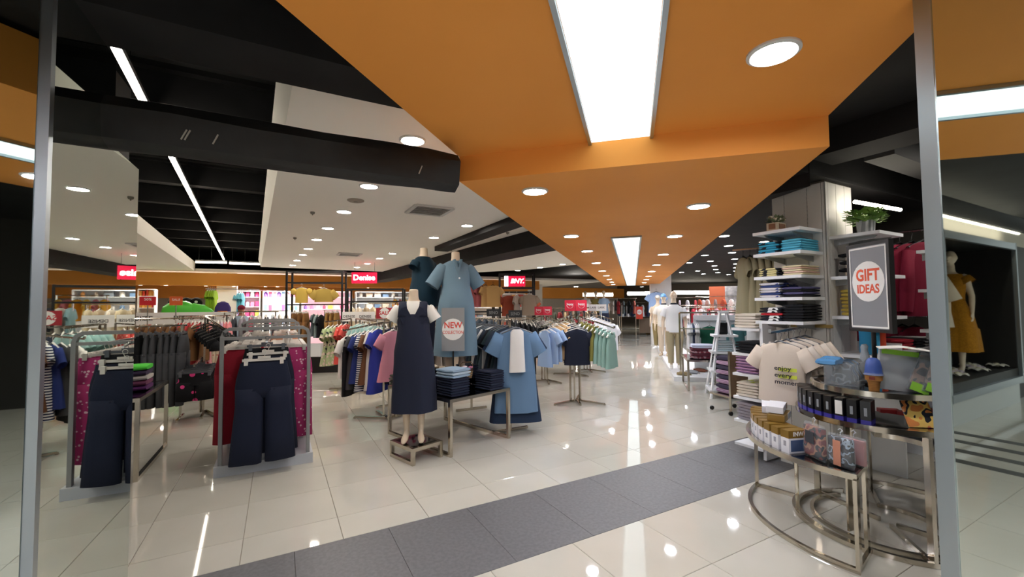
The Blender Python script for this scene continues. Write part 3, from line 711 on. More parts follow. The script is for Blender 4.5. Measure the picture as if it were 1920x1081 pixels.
a2, b2 = Vector((-6.5, 7.2, 0)), Vector((-5.3, 7.55, 0))
two_post_rail(a2, b2, 1.42, 'steel clothes rail of bronze tops behind the dark trousers')
run(a2 + Vector((0, 0, 1.41)), b2 + Vector((0, 0, 1.41)), [('tee', BRN, 'bronze top', 'top')] * 8, 'on the rail behind the dark trousers', 161, 'bronze tops', 'barw')
# sloping arm of bras and a low rail of cropped leggings
COR = cloth('#c8494a'); PK2 = cloth('#e0878d'); RED2 = cloth('#b3202f'); LIL = cloth('#cbb2cf'); CRM = cloth('#dccab0', kind='dots', c2='#c66a5a', scale=22); PK3 = cloth('#e39aa0', kind='dots', c2='#c0303c', scale=8)
t, arms = four_way((-4.72, 6.62, 0), 'steel stand with a sloping arm of black bras', [(130, .95, 1.46, 1.28), (150, .75, .85, .80)])
run(arms[0][0], arms[0][1], [('bra', BLK, 'black bra', 'bra', 1.05)] * 7, 'on the sloping arm beside the grey trousers', 150, 'black bras on the sloping arm', 'bark')
BPK = cloth('#16161a', kind='dots', c2='#d63f86', scale=9)
run(arms[1][0], arms[1][1], [('shorts', BPK, 'black and pink leggings', 'leggings', 1.15)] * 6, 'on the low arm under the bras', 160, 'black and pink leggings', 'clipg')
a3, b3 = Vector((-5.15, 7.2, 0)), Vector((-4.6, 7.45, 0)); a3b = Vector((-5.5, 7.9, 0)); b3b = Vector((-4.95, 8.15, 0))
two_post_rail(Vector((-5.85, 7.5, 0)), Vector((-5.2, 7.9, 0)), 1.45, 'steel clothes rail of coral and pink dresses')
ra, rb = Vector((-5.85, 7.5, 1.44)), Vector((-5.2, 7.9, 1.44))
run(ra, rb, [('dress', COR, 'coral dress', 'dress')] * 5 + [('shortdress', RED2, 'crimson dress', 'dress')] * 1 + [('shortdress', PK3, 'pink dress with red dots', 'dress')] * 3 + [('dress', CRM, 'cream spotted dress', 'dress')] * 2 + [('shortdress', LIL, 'lilac dress', 'dress')] * 1 + [('dress', PK2, 'salmon pink dress', 'dress')] * 2, 'on the rail of coral and pink dresses', 150, 'coral and pink dresses', 'barw', .96)
# long plus size header board
def board(p, q, z0, h, label, words, m=PAPER):
    v = q - p; t = thing('sign', label, 'sign', p, atan2(v.y, v.x), None); L = v.length
    c = bx('sign_board', (L / 2, 0, z0 + h / 2), (L, .012, h), m, t)
    for s_, x, sz in words: text(s_, sz, DARK, c, (x, -.0085, z0 + h / 2), bold=.012, sx=1.25)
    for x in (.06, L - .06):
        mb = MB(); mb.bar((x, .02, 0), (x, .02, z0 + h * .7), .02); mb.build('sign_pole', STEEL, t)
    return t
board(atY(255, 600, 8.6).xy.to_3d(), atY(437, 600, 9.6).xy.to_3d(), 1.27, .24, 'long white header board reading plus size over the rails', [('SIZE', .12, .12), ('PLUS', .76, .13), ('SIZE', 1.18, .13), ('45', 1.5, .1)])
sign(atY(277, 572, 8.4), -R(-36) , .25, .17, mat('#d8202e', .5), 'small red and white discount card behind the header board', [('50%', .07, 0, .03, PAPER, .01)], 1.35)
sign(atY(330, 572, 8.2), R(36), .2, .17, mat('#e0662e', .5), 'small orange discount card by the green cushion', [('SALE', .06, 0, .02, PAPER, .01)], 1.35)
# steel and black glass tables
def nest_table(p, rz, L, Wd, z, label, name='display_table', loop='x'):
    """rectangular top with two bent loop legs; p is one corner, local x along L, local y along Wd"""
    t = thing(name, label, 'table', p, rz); s = .035
    mb = MB(); mb.box((L / 2, Wd / 2, z - .012), (L - .05, Wd - .05, .016)); mb.build('glass_top', BGLASS, t)
    mb = MB()
    for y in (s / 2, Wd - s / 2): mb.box((L / 2, y, z - .02), (L, s, s))
    for x in (s / 2, L - s / 2): mb.box((x, Wd / 2, z - .02), (s, Wd - 2 * s, s))
    mb.build('top_frame', STEEL, t)
    for k in (0, 1):
        mb = MB(); y = s / 2 if k == 0 else Wd - s / 2; x = s / 2 if k == 0 else L - s / 2
        if loop == 'x':
            for xx in (s / 2, L - s / 2): mb.bar((xx, y, .0), (xx, y, z - .037), s, rot=0)
            mb.box((L / 2, y, s / 2), (L - 2 * s, s, s))
        else:
            for yy in (s / 2, Wd - s / 2): mb.bar((x, yy, 0), (x, yy, z - .037), s, rot=0)
            mb.box((x, Wd / 2, s / 2), (s, Wd - 2 * s, s))
        mb.build('loop_leg', STEEL, t)
    return t
pa, pb = at(258, 903), at(300, 853); v = pb - pa
nest_table(pa, atan2(v.y, v.x), 1.15, .8, .76, 'steel table with a black top half hidden by the mirrored column', loop='x')
va = v.normalized(); vn = Vector((-va.y, va.x, 0))
for i, (m, w_) in enumerate(((cloth('#5a2a63'), 'purple folded top'), (cloth('#6b3a57'), 'plum folded top'), (cloth('#b9b3b0'), 'pale grey folded top'), (cloth('#3b2f4a'), 'dark violet folded top'), (cloth('#54d147'), 'lime green folded top'))):
    stack(pa + va * .55 + vn * .22 + Vector((0, 0, .762 + i * .05)), atan2(v.y, v.x), 1, [m], w_ + ' in the pile on the half hidden table', 'top', 'folded tops on the half hidden table', .3, .34, .05, 'folded_blouse')

# ------------------------------------------------------------------ womenswear stands in the middle
TEAL = cloth('#9fc4c0'); WHT = cloth('#d9d6d2'); CHA = cloth('#3f4043'); BLU = cloth('#2b3a78'); STR = cloth('#e2e2e4', kind='stripe', c2='#25304f', scale=9); ROS = cloth('#cf8c9f'); YEL = cloth('#e0a23c'); NVY = cloth('#262c3f'); BR2 = cloth('#6b4a34')
t, A_ = four_way((-1.76, 6.08, 0), 'steel stand of womens dresses with white name cards', [(-82, .62, 1.36, 1.24), (-35, .6, 1.36, 1.3), (40, .4, 1.3, 1.28)])
BW = cloth('#e4e1dc')
run(A_[0][1], A_[0][0], [('tee', BW, 'white tee', 'top', .95), ('wide', BLK, 'black trousers below the white tee', 'trousers', .95), ('dress', CHA, 'charcoal dress', 'dress', .8), ('shortdress', BLU, 'cobalt blue top', 'top', .9), ('dress', STR, 'navy striped dress', 'dress', .85), ('shortdress', BR2, 'brown dress', 'dress', .95), ('dress', WHT, 'white dress', 'dress', .86), ('dress', cloth('#3340a0'), 'royal blue dress', 'dress', .92)], 'on the near arm of the dress stand', 106, 'dresses on the near arm', 'barw', .98)
run(A_[1][1], A_[1][0], [('tee', YEL, 'mustard top', 'top'), ('tee', cloth('#d98c7a'), 'salmon top', 'top'), ('tee', WHT, 'white top', 'top'), ('shortdress', NVY, 'navy dress', 'dress')], 'on the far arm of the dress stand', 130, 'tops on the far arm', 'barw')
hang('shortdress', ROS, Vector((-1.63, 5.86, 1.34)), 130, 'dusty pink shirt dress facing the mannequin in navy', 'dress', None, 'barw', .86)
tc = Vector((-1.66, 5.95, 1.42))
for x, w_, lab in ((655, .29, 'white name card half hidden behind its twin in womenswear'), (685, .39, 'white name card facing forward over the womenswear stands')):
    c_ = atY(x, 593, 9.0 if w_ < .35 else 8.8); sign(c_ - Vector((0, 0, .1)), R(3), w_, .2, PAPER, lab, [('DENISE', .075, 0, 0, DARK, .012)], 1.25)
t, A2 = four_way((-1.72, 7.0, 0), 'steel stand of baby pink clothes behind the dress stand', [(150, .6, 1.38, 1.2), (60, .6, 1.38, 1.3), (-120, .5, 1.36, 1.3)])
MIXP = cloth('#cfc6c2', kind='floral', c2='#c7486a', scale=22)
run(A2[0][1], A2[0][0], [('tank', MIXP, 'pink printed vest', 'vest')] * 6, 'on the sloping arm under the sale card', 150, 'printed vests', 'wavew', .95)
run(A2[1][1], A2[1][0], [('tee', cloth('#b9b0a8'), 'stone grey top', 'top')] * 4, 'on the stand under the sale card', 100, 'stone tops', 'wavew')
run(A2[2][1], A2[2][0], [('tee', NVY, 'navy top', 'top')] * 4, 'on the stand under the sale card', 150, 'navy tops', 'wavew')
sign(atY(721, 597, 7.8), R(6), .30, .20, mat('#a3202f', .5), 'dark red card with a white oval reading sale', [('SALE', .095, 0, 0, mat('#c4222f', .5), .02)], 1.3, circle=(.095, 0, PAPER))
t, A3 = four_way((-3.05, 8.3, 0), 'steel stand of mint dresses in the middle of the shop', [(120, .55, 1.36, 1.32), (70, .55, 1.36, 1.32), (-90, .5, 1.36, 1.3)])
run(A3[0][1], A3[0][0], [('dress', TEAL, 'mint green dress', 'dress')] * 5, 'on the mint dress stand', 195, 'mint dresses', 'barw', .9)
run(A3[1][1], A3[1][0], [('dress', NVY, 'navy dress', 'dress')] * 5, 'on the mint dress stand', 140, 'navy dresses', 'barw', .95)
run(A3[2][1], A3[2][0], [('shortdress', cloth('#a9b98c', kind='floral', c2='#d8c6b8', scale=25), 'green floral top', 'top')] * 3 + [('shortdress', cloth('#d8564f', kind='dots', c2='#e8b0a0', scale=16), 'coral spotted top', 'top')] * 2, 'on the mint dress stand', 165, 'floral tops', 'barw', .95)
# black pipe display frames
def pipe_frame(p, q, zt, label, bars, dep=.35, s=.04, base=0):
    v = q - p; L = v.length; t = thing('pipe_stand', label, 'display stand', p, atan2(v.y, v.x), 'black pipe frames')
    for x in (0, L):
        for y in (0, dep):
            mb = MB(); mb.bar((x, y, 0), (x, y, zt), s, rot=0); mb.build('post', BLACKM, t)
    for z in bars:
        mb = MB(); mb.bar((0, 0, z), (L, 0, z), s * .8); mb.bar((0, dep, z), (L, dep, z), s * .8)
        if z >= zt - .05:
            for x in (0, L): mb.bar((x, 0, z), (x, dep, z), s * .8)
        mb.build('cross_bar', BLACKM, t)
    if base: bx('plinth', (L / 2, dep / 2, base / 2), (L + .1, dep + .15, base), BLACKM, t)
    return t
fa, fb = Vector((-5.52, 10.45, 0)), Vector((-4.22, 10.6, 0))
pipe_frame(fa, fb, 2.50, 'tall black pipe frame with two yellow blouses', [2.48, 2.2, 1.66], base=.42)
fc, fd = Vector((-4.08, 10.6, 0)), Vector((-2.75, 10.75, 0))
pipe_frame(fc, fd, 2.05, 'lower black pipe frame under the pink lit name sign', [2.03, 1.72])
hang('puff', cloth('#d9b85a'), fa.lerp(fb, .28) + Vector((0, -.03, 2.17)), 172, 'yellow blouse with pale puffed sleeves high on the black frame', 'blouse', None, 'barw', .95)
hang('crop', cloth('#b79a4e'), fa.lerp(fb, .68) + Vector((0, -.03, 2.15)), 172, 'olive yellow cropped top beside the puff sleeved blouse', 'blouse', None, 'barw', .95)
KHA = cloth('#8b6238')
run(fa.lerp(fb, .1) + Vector((0, 0, 1.56)), fa.lerp(fb, .4) + Vector((0, 0, 1.56)), [('wide', KHA, 'caramel skirt trousers', 'trousers')] * 3, 'at one end of the tall black frame', 178, 'caramel trousers', 'clipw', .95)
run(fa.lerp(fb, .45) + Vector((0, 0, 1.5)), fa.lerp(fb, .65) + Vector((0, 0, 1.5)), [('shortdress', cloth('#5a6468'), 'slate blouse', 'blouse', .7), ('tee', cloth('#7d8c8c'), 'sage blouse', 'blouse', .9), ('tee', BLK, 'black blouse', 'blouse', .9)], 'between the caramel trousers', 140, 'dark blouses', 'barw')
run(fa.lerp(fb, .7) + Vector((0, 0, 1.56)), fa.lerp(fb, .95) + Vector((0, 0, 1.56)), [('wide', cloth('#9a7440'), 'ochre wide trousers', 'trousers')] * 3, 'at the other end of the tall black frame', 178, 'ochre trousers', 'clipw', .95)
bx('bin_bag', (0, 0, 0), (.3, .2, .3), cloth('#dddfe2'), None, loc=fa.lerp(fb, .62) + Vector((0, -.25, .57)))
o = bpy.data.objects['bin_bag']; o.name = 'paper_packet'; tag(o, 'white paper packet on the black plinth under the trousers', 'packet')
def lightbox(p, q, z0, h, m, label, s, sz, extra=None, legs=.1, face=1.6):
    v = q - p; L = v.length; t = thing('lit_sign', label, 'sign', Vector((p.x, p.y, z0)), atan2(v.y, v.x))
    c = bx('sign_box', (L / 2, .05, h / 2), (L, .1, h), m, t)
    text(s, sz, mat('#ffffff', .5, 0, face), c, (L / 2 if not extra else L * .61, -.003, h / 2), bold=.03, shear=.25 if extra else 0)
    if extra: bx('white_end', (L * .085, -.002, h / 2), (L * .17, .1, h * .98), mat('#ffffff', .5, 0, 1.3), t)
    for x in (.06, L - .06):
        mb = MB(); mb.bar((x, .05, -legs), (x, .05, 0), .02); mb.build('bracket', BLACKM, t)
    return t
PINKL = mat('#d8123f', .5, 0, .5, name='pink lightbox')
sg = lightbox(atY(659, 530, 12.4), atY(706, 530, 12.5), atY(680, 530.5, 12.4).z, .32, PINKL, 'glowing pink red sign reading Denise hung from the white ceiling', 'Denise', .22, legs=.01)
for x in (.08, .64):
    mb = MB(); mb.bar((x, .05, .32), (x, .05, ZW - sg.location.z), .006); mb.build('wire', BLACKM, sg)
# frame with the second lit sign
ha, hb = Vector((-.28, 9.9, 0)), Vector((.52, 9.95, 0))
pipe_frame(ha, hb, 2.34, 'black pipe frame below the glowing red brand sign', [2.32, 2.0, 1.9, 1.43], .3)
pipe_frame(Vector((-1.5, 9.7, 0)), Vector((-.42, 9.85, 0)), 2.05, 'black pipe frame of rose and tan blouses behind the pale blue mannequin', [2.03, 1.45], .3)
lightbox(atY(946, 536, 9.8), atY(985, 535.5, 9.85), atY(965, 536.5, 9.8).z, .24, PINKL, 'glowing red sign with a white end reading BNY', 'BNY.', .145, True, legs=.04)
ROSE = cloth('#a5595c'); TAN = cloth('#c29a62')
for i, (x, m, w_) in enumerate(((885, ROSE, 'rose pink blouse with short sleeves'), (902, ROSE, 'second rose pink blouse, turned sideways'), (911, TAN, 'tan blouse turned sideways'), (924, TAN, 'tan buttoned blouse facing the aisle'))):
    hang('tee', m, atY(x, 528, 9.75), (168, 120, 120, 172)[i], w_ + ' on the black frame', 'blouse', 'blouses on the black frame', 'bark', .8)
for i, (x, m, w_, f_) in enumerate(((955, cloth('#8a3f2c'), 'rust polo shirt', 172), (969, cloth('#b9aa9a', kind='vstripe', c2='#8d8278', scale=20), 'beige striped blouse', 110), (992, cloth('#9a8876'), 'taupe blouse', 178))):
    hang('tee', m, atY(x, 547 - i, 9.82), f_, w_ + ' hanging under the red brand sign', 'blouse', 'blouses under the brand sign', 'barw', .78)
# ------------------------------------------------------------------ nested tables with three headless mannequins
TR = R(90 - 44)                                        # table's long side from the front corner to the back left
F0 = Vector((-.66, 4.52, 0)); VX = Vector((sin(R(44)), cos(R(44)), 0)); VY = Vector((-VX.y, VX.x, 0))
tb = nest_table(F0, atan2(VX.y, VX.x), .90, 1.26, .60, 'low steel table with a black glass top carrying jeans and mannequins', loop='y')
def tp(x, y, z): return F0 + VX * x + VY * y + Vector((0, 0, z))
RZT = atan2(VX.y, VX.x)
pl0 = Vector((-1.0, 4.29, 0))
nest_table(pl0, RZT, .37, .43, .17, 'small steel plinth with a black top under the navy dressed mannequin', 'display_plinth', loop='y')
# mannequin one, navy pinafore dress over a white top
m1 = mannequin('mannequin', 'headless mannequin in a long navy pinafore dress over a white tee', pl0 + VX * .17 + VY * .24 + Vector((0, 0, .172)), 172, 'f', 1.02)
wear(m1, 'white_top', [(1.14, .135, .108), (1.25, .158, .13), (1.33, .162, .11), (1.385, .165, .088), (1.415, .115, .075), (1.435, .075, .066)], cloth('#e4e2dc'), sleeves=dict(out=.075, drop=.12, r=.062, x=.15), amp=.003)
dress = cloth('#23283a')
wear(m1, 'pinafore_dress', [(.30, .225, .17), (.45, .222, .17), (.7, .21, .17), (.92, .20, .18), (1.04, .178, .175), (1.14, .165, .155), (1.24, .165, .142), (1.30, .15, .125)], dress, amp=.012, seed=4, off=(0, 0))
mb = MB()
for sx in (-1, 1):
    mb.loft([(sx * .105, -.118, 1.27), (sx * .10, -.105, 1.34), (sx * .10, -.045, 1.415), (sx * .10, .05, 1.41), (sx * .10, .10, 1.32), (sx * .1, .12, 1.26)], [(.02, .045)] * 6, 8, 3, side=Vector((1, 0, 0)))
mb.build('straps', dress, m1, smooth='all')
mb = MB(); mb.xprism([(-.14, 1.30), (-.11, 1.36), (-.065, 1.38), (0, 1.25), (.065, 1.38), (.11, 1.36), (.14, 1.30), (.1, 1.2), (-.1, 1.2)], -.132, -.118); mb.build('neckline_panel', dress, m1)
# mannequin two, dark teal top, turned to the aisle
m2 = mannequin('mannequin', 'headless mannequin in a dark teal top leaning behind the navy dress', Vector((-1.14, 5.52, .78)), 118, 'f', 1.0)
TL = cloth('#17303f')
wear(m2, 'teal_top', [(.80, .20, .17), (.92, .205, .19, -.015), (1.04, .185, .20, -.03), (1.14, .165, .165, -.02), (1.24, .162, .138), (1.32, .168, .118), (1.385, .172, .09), (1.42, .125, .078), (1.44, .085, .07)], TL, amp=.006, seed=9, sleeves=dict(out=.05, drop=.07, r=.062, x=.15))
wear(m2, 'trousers', [(.1, .12, .1), (.4, .15, .12), (.8, .18, .13), (.9, .18, .13)], NVY, amp=.006)
bx('mannequin_block', (0, 0, 0), (.3, .3, .176), BGLASS, None, loc=Vector((-1.14, 5.52, .69)), rz=RZT); tag(bpy.data.objects['mannequin_block'], 'black glass block under the teal topped mannequin', 'plinth')
# mannequin three, pale blue button dress
m3 = mannequin('mannequin', 'headless mannequin in a pale blue buttoned maternity dress', Vector((-.70, 5.30, .602)), 160, 'f', 1.06)
PB = cloth('#6c8596')
wear(m3, 'blue_dress', [(.36, .25, .20, -.03), (.6, .235, .205, -.035), (.85, .215, .21, -.035), (1.0, .195, .21, -.04), (1.1, .172, .175, -.025), (1.16, .165, .155, -.012), (1.25, .17, .145), (1.33, .175, .122), (1.39, .18, .094), (1.425, .125, .08), (1.45, .075, .068)], PB, amp=.012, seed=2, sleeves=dict(out=.13, drop=.2, r=.08, x=.15))
mb = MB()
for i in range(7): disc(mb, (.01, [-.152, -.165, -.215, -.25, -.252, -.248, -.245][i] - .004, 1.24 - .12 * i), .011, n=10, t=.004)
mb.build('buttons', WHITEM, m3, kind='stuff')
mb = MB(); mb.xprism([(-.05, 1.455), (0, 1.27), (.05, 1.455), (.03, 1.46), (0, 1.36), (-.03, 1.46)], -.145, -.07); mb.build('collar', PB, m3)
# sign between the mannequins
s = sign(tp(.31, .34, 1.06), R(2), .265, .50, mat('#8e8f91', .5), 'grey card with a white circle reading new collection among the mannequins', [('NEW', .098, 0, .045, mat('#d6402f', .5), .02, .92), ('COLLECTION', .05, 0, -.035, mat('#d6402f', .5), .014, .78)], .46, circle=(.125, .0, PAPER), pm=BLACKM)
mb = MB(); mb.box((0, .012, -.452), (.16, .12, .012)); mb.build('sign_foot', BLACKM, s)
# stacks of jeans on the table
DJ = cloth('#1b2034'); LJ = cloth('#8fa6bd'); MJ = cloth('#222a3d')
stack(tp(.19, .19, .602), RZT, 7, [DJ, MJ], 'dark jeans pile under the pale jeans', 'jeans', 'dark jeans on the low table', .27, .26, .028, 'folded_jeans')
stack(tp(.19, .19, .796), RZT + .1, 3, [LJ, cloth('#a9bccb')], 'pale blue jeans on the dark pile', 'jeans', 'pale jeans on the low table', .29, .27, .032, 'folded_jeans')
stack(tp(.70, .14, .602), RZT, 8, [MJ, DJ], 'navy jeans pile at the aisle corner of the table', 'jeans', 'navy jeans on the low table', .24, .26, .028, 'folded_jeans')
stack(tp(.16, .58, .602), RZT, 6, [cloth('#2c2440'), DJ], 'dark jeans pile behind the grey card', 'jeans', 'dark jeans behind the card', .26, .26, .03, 'folded_jeans')
stack(tp(.12, 1.08, .602), RZT, 4, [cloth('#4f5148'), cloth('#3d4038')], 'olive trousers pile at the far corner of the table', 'trousers', 'olive trousers on the low table', .26, .28, .035, 'folded_trousers')
# black riser with a flower basket, and jeans on it
rs = thing('glass_riser', 'black glass riser box on the table under the flower basket', 'riser', tp(.60, .46, .602), RZT)
mb = MB(); mb.box((0, 0, .115), (.34, .30, .012)); mb.build('riser_top', BGLASS, rs)
for sx in (-1, 1): bx('riser_side', (sx * .164, 0, .054), (.012, .3, .108), BGLASS, rs)
fbp = tp(.53, .36, .724)
fb = thing('flower_basket', 'small handled basket of pink and white flowers on the black riser', 'flower basket', fbp, .2)
mb = MB(); mb.loft([(0, 0, 0), (0, 0, .08)], [(.062, .042), (.075, .052)], 16, 3, cap=(True, False)); mb.build('basket', mat('#a58a66', .8, kind='stripe', c2='#7d6546', scale=12), fb)
mb = MB(); mb.path([(-.07, 0, .07), (-.07, 0, .16), (-.05, 0, .185), (.05, 0, .185), (.07, 0, .16), (.07, 0, .07)], .006, 6); mb.build('handle', mat('#6b5236', .7), fb)
FP = [mat('#e3a3ba', .6), mat('#f0e6ea', .6), mat('#d987a6', .6)]
for i in range(12):
    mb = MB(); r = .024
    for k in range(5): mb.sphere((r * .7 * cos(k * 1.257), r * .7 * sin(k * 1.257), .0), (.014, .014, .009), 6, 4)
    mb.sphere((0, 0, .006), .009, 6, 4)
    mb.build('flower', FP[i % 3], fb, loc=(random.uniform(-.07, .07), random.uniform(-.045, .03), .105 + random.uniform(-.01, .03)))
bx('paper_tag', (-.02, -.056, .045), (.05, .004, .05), PAPER, fb)
stack(tp(.68, .54, .724), RZT, 5, [DJ], 'navy jeans pile on the black riser', 'jeans', 'jeans on the riser', .16, .26, .026, 'folded_jeans')

# ------------------------------------------------------------------ denim and navy maternity rail
DEN = cloth('#6684a5'); r0, r1 = Vector((.03, 5.32, 1.41)), Vector((-.62, 6.55, 1.41))
two_post_rail(Vector((-.01, 5.40, 0)), Vector((-.66, 6.62, 0)), 1.40, 'steel rail of navy dresses ending in a denim blue cardigan', .5)
hang('robe', DEN, Vector((.04, 5.28, 1.40)), 172, 'long denim blue open dress facing the aisle at the rail end', 'dress', None, 'barg', 1.0)
o = hang('inner', cloth('#e6e4e2'), Vector((.055, 5.19, 1.40)), 172, 'white vest hung inside the denim blue open dress', 'vest', None, 'barg', 1.0)
hang('dress', cloth('#28374f'), Vector((.03, 5.37, 1.40)), 172, 'long navy dress directly behind the denim blue one', 'dress', None, 'barg', 1.16)
NV2 = cloth('#28323f'); SLA = cloth('#4c5a66'); GRN = cloth('#2a3b40')
its = []
for i in range(14):
    m, w_ = ((NV2, 'navy dress'), (GRN, 'dark green dress'), (SLA, 'slate dress'), (cloth('#d9dad8'), 'white panelled top'), (BLK, 'black dress'))[(0, 1, 4, 0, 3, 2, 1, 0, 3, 1, 0, 2, 0, 4)[i]]
    its.append(('tee' if 'top' in w_ else 'shortdress', m, w_, 'dress' if 'dress' in w_ else 'top', 1.0))
run(r0.lerp(r1, .08), r1, its, 'on the rail behind the denim dress', 168, 'dark dresses behind the denim dress', 'barg')
for i, (x, lab) in enumerate(((925, 'black lettered header card above the navy dresses'), (966, 'second black lettered header card nearer the red brand sign'))):
    c_ = atY(x, 586 - i * -2, 8.2); sign(c_ - Vector((0, 0, .07)), R(4), .26, .14, mat('#1d1d1f', .5), lab, [('SENO', .085, 0, 0, mat('#8d8d8d', .5), .0, .8)], 1.3)
# silver collars of spare hangers behind
t, Ax = four_way((-.2, 8.3, 0), 'steel stand of spare hangers behind the navy rail', [(-80, .6, 1.42, 1.42), (80, .6, 1.42, 1.3)])
run(Ax[0][0], Ax[0][1], [('tee', SLA, 'slate top', 'top')] * 4, 'on the stand under the header cards', 175, 'slate tops', 'barg')
run(Ax[1][0], Ax[1][1], [('tee', BLK, 'black top', 'top')] * 6, 'on the stand under the header cards', 150, 'black tops', 'wavew')
# ------------------------------------------------------------------ stands with the red smile cards
HAP = mat('#d4233f', .5)
def smile_cards(c, wd, label, rz=0, drop=.95):
    t = thing('sign', label, 'sign', c, rz)
    for sx, r_ in ((-1, -R(28)), (1, R(10))):
        k = bx('sign_card', (0, 0, 0), (wd, .008, wd * .95), HAP, t, loc=(sx * wd * .48, .02 if sx < 0 else 0, 0)); k.rotation_euler = (0, 0, r_)
        text('happy', wd * .27, PAPER, k, (0, -.006, wd * .12), bold=.02, sx=.95)
        mb = MB(); mb.path([(wd * .32 * sin(a), -.006, wd * .12 - wd * .36 * cos(a)) for a in [(-1.25 + .25 * i) for i in range(11)]], wd * .035, 4, rb=.0015); mb.build('smile_print', PAPER, k)
    mb = MB(); mb.bar((0, .02, -drop), (0, .02, 0), .02); mb.build('sign_pole', STEEL, t)
LB = cloth('#94acd0'); TN = cloth('#c9a578'); TLG = cloth('#87a79d'); OLV = cloth('#7f7a3f'); DN = cloth('#1c2030')
hc_ = Vector((1.05, 7.12, 0))
t, Ah = four_way(hc_, 'steel stand of pastel tops under the red smile cards', [(-128, .62, 1.40, 1.24), (128, .62, 1.40, 1.22), (178, .34, 1.38, 1.28), (15, .4, 1.38, 1.3)])
run(Ah[0][1], Ah[0][0], [('sleeveless', LB, 'sky blue sleeveless shirt', 'top', .62)] + [('tee', LB, 'sky blue shirt', 'top', .85)] * 2 + [('tee', TN, 'tan shirt', 'top', .85)] * 3, 'on the near sloping arm under the smile cards', 190, 'pastel shirts under the smile cards', 'wavew')
run(Ah[1][1], Ah[1][0], [('tank', TLG, 'sage green vest', 'vest', .92)] * 4 + [('tank', OLV, 'olive vest', 'vest', .9)] * 4, 'on the aisle arm under the smile cards', 172, 'green vests under the smile cards', 'wavew')
run(Ah[2][1], Ah[2][0], [('tee', DN, 'black tee', 'top', .9)] * 4, 'on the middle arm under the smile cards', 180, 'black tees under the smile cards', 'wavew')
run(Ah[3][1], Ah[3][0], [('tank', cloth('#d9cbb2'), 'cream vest', 'vest')] * 4, 'on the rear arm under the smile cards', 180, 'cream vests', 'wavew')
smile_cards(Vector((1.06, 7.12, 1.575)), .19, 'pair of larger red cards with a white smile on the nearer stand', 0, .3)
t, Ag = four_way((.72, 9.1, 0), 'second steel stand under the smaller pair of red smile cards', [(-110, .7, 1.36, 1.22), (150, .6, 1.36, 1.2), (180, .5, 1.36, 1.25)])
run(Ag[0][1], Ag[0][0], [('tee', cloth('#b92b35'), 'red tee', 'top', .95)] * 3 + [('tee', cloth('#8f8f8a'), 'grey tee', 'top', .95)] * 3, 'on the second smile card stand', 190, 'red and grey tees', 'wavew')
run(Ag[1][1], Ag[1][0], [('tee', TN, 'beige shirt', 'top', .95)] * 5, 'on the second smile card stand', 175, 'beige shirts', 'wavew')
run(Ag[2][1], Ag[2][0], [('tee', BLK, 'black shirt', 'top', .9)] * 5, 'on the second smile card stand', 180, 'black shirts', 'wavew')
smile_cards(Vector((.65, 9.0, 1.47)), .19, 'smaller looking pair of red smile cards on the farther stand', 0, .25)
t, Al = four_way((1.85, 10.5, 0), 'steel stand of white tees under the white name cards', [(140, .7, 1.4, 1.24), (-110, .7, 1.4, 1.25), (180, .45, 1.4, 1.3)])
run(Al[0][1], Al[0][0], [('tee', cloth('#e3e3e8'), 'white tee', 'top', 1.0)] * 5 + [('tee', cloth('#b9c8e0'), 'pale blue tee', 'top')] * 2, 'on the aisle arm under the white name cards', 170, 'white tees under the name cards', 'wavew')
run(Al[1][1], Al[1][0], [('tank', OLV, 'olive top', 'top')] * 3 + [('tank', TLG, 'sage top', 'top')] * 3, 'on the far arm under the white name cards', 190, 'green tops under the name cards', 'wavew')
run(Al[2][1], Al[2][0], [('tee', cloth('#8d2f35'), 'maroon tee', 'top')] * 4, 'on the middle arm under the white name cards', 180, 'maroon tees under the name cards', 'wavew')
for x, w_, lab in ((1113, .22, 'greyish name card tucked behind the white one on the tee stand'), (1127.5, .25, 'white name card standing over the white tees')):
    sign(atY(x, 582.5, 10.4 if w_ > .23 else 10.55), R(3), w_, .16, PAPER if w_ > .23 else mat('#cfc9c6', .6), lab, [('LARK', .07, 0, 0, DARK, .01)], .2)
t, Am = four_way((1.42, 9.9, 0), 'steel stand of cream bottoms between the smile cards and white tees', [(150, .5, 1.0, .95), (-90, .5, 1.0, .95), (60, .4, 1.0, .95)])
run(Am[0][1], Am[0][0], [('shorts', cloth('#d9c2b4'), 'cream shorts', 'shorts', 1.3)] * 5, 'on the low stand', 175, 'cream shorts', 'clipw')
run(Am[1][1], Am[1][0], [('shorts', cloth('#dba8a4'), 'pink shorts', 'shorts', 1.3)] * 5, 'on the low stand', 175, 'pink shorts', 'clipw')
# ------------------------------------------------------------------ white panelled column and its shelves
CW = mat('#d4d2ce', .55, name='column panel'); 
cm = MB(); cm.prism([tuple(bd(b, d).xy) for b, d in ((4.455, 2.055), (4.92, 2.055), (4.92, 2.53), (4.455, 2.53))], 0, 2.72); col = struct('wall_column', cm, mat('#6d675e', .8), 'white panelled square column with slotted joints')
for d0, d1 in ((2.045, 2.075), (2.08, 2.20), (2.205, 2.41), (2.415, 2.53)):
    mb = MB(); mb.prism([tuple(bd(b, d).xy) for b, d in ((4.44, d0), (4.456, d0), (4.456, d1), (4.44, d1))], 0, 2.70); mb.build('panel', CW, col)
for b0, b1 in ((4.44, 4.475), (4.48, 4.62), (4.625, 4.78), (4.785, 4.92)):
    mb = MB(); mb.prism([tuple(bd(b, d).xy) for b, d in ((b0, 2.04), (b1, 2.04), (b1, 2.056), (b0, 2.056))], 0, 2.70); mb.build('panel', CW, col)
mb = MB()
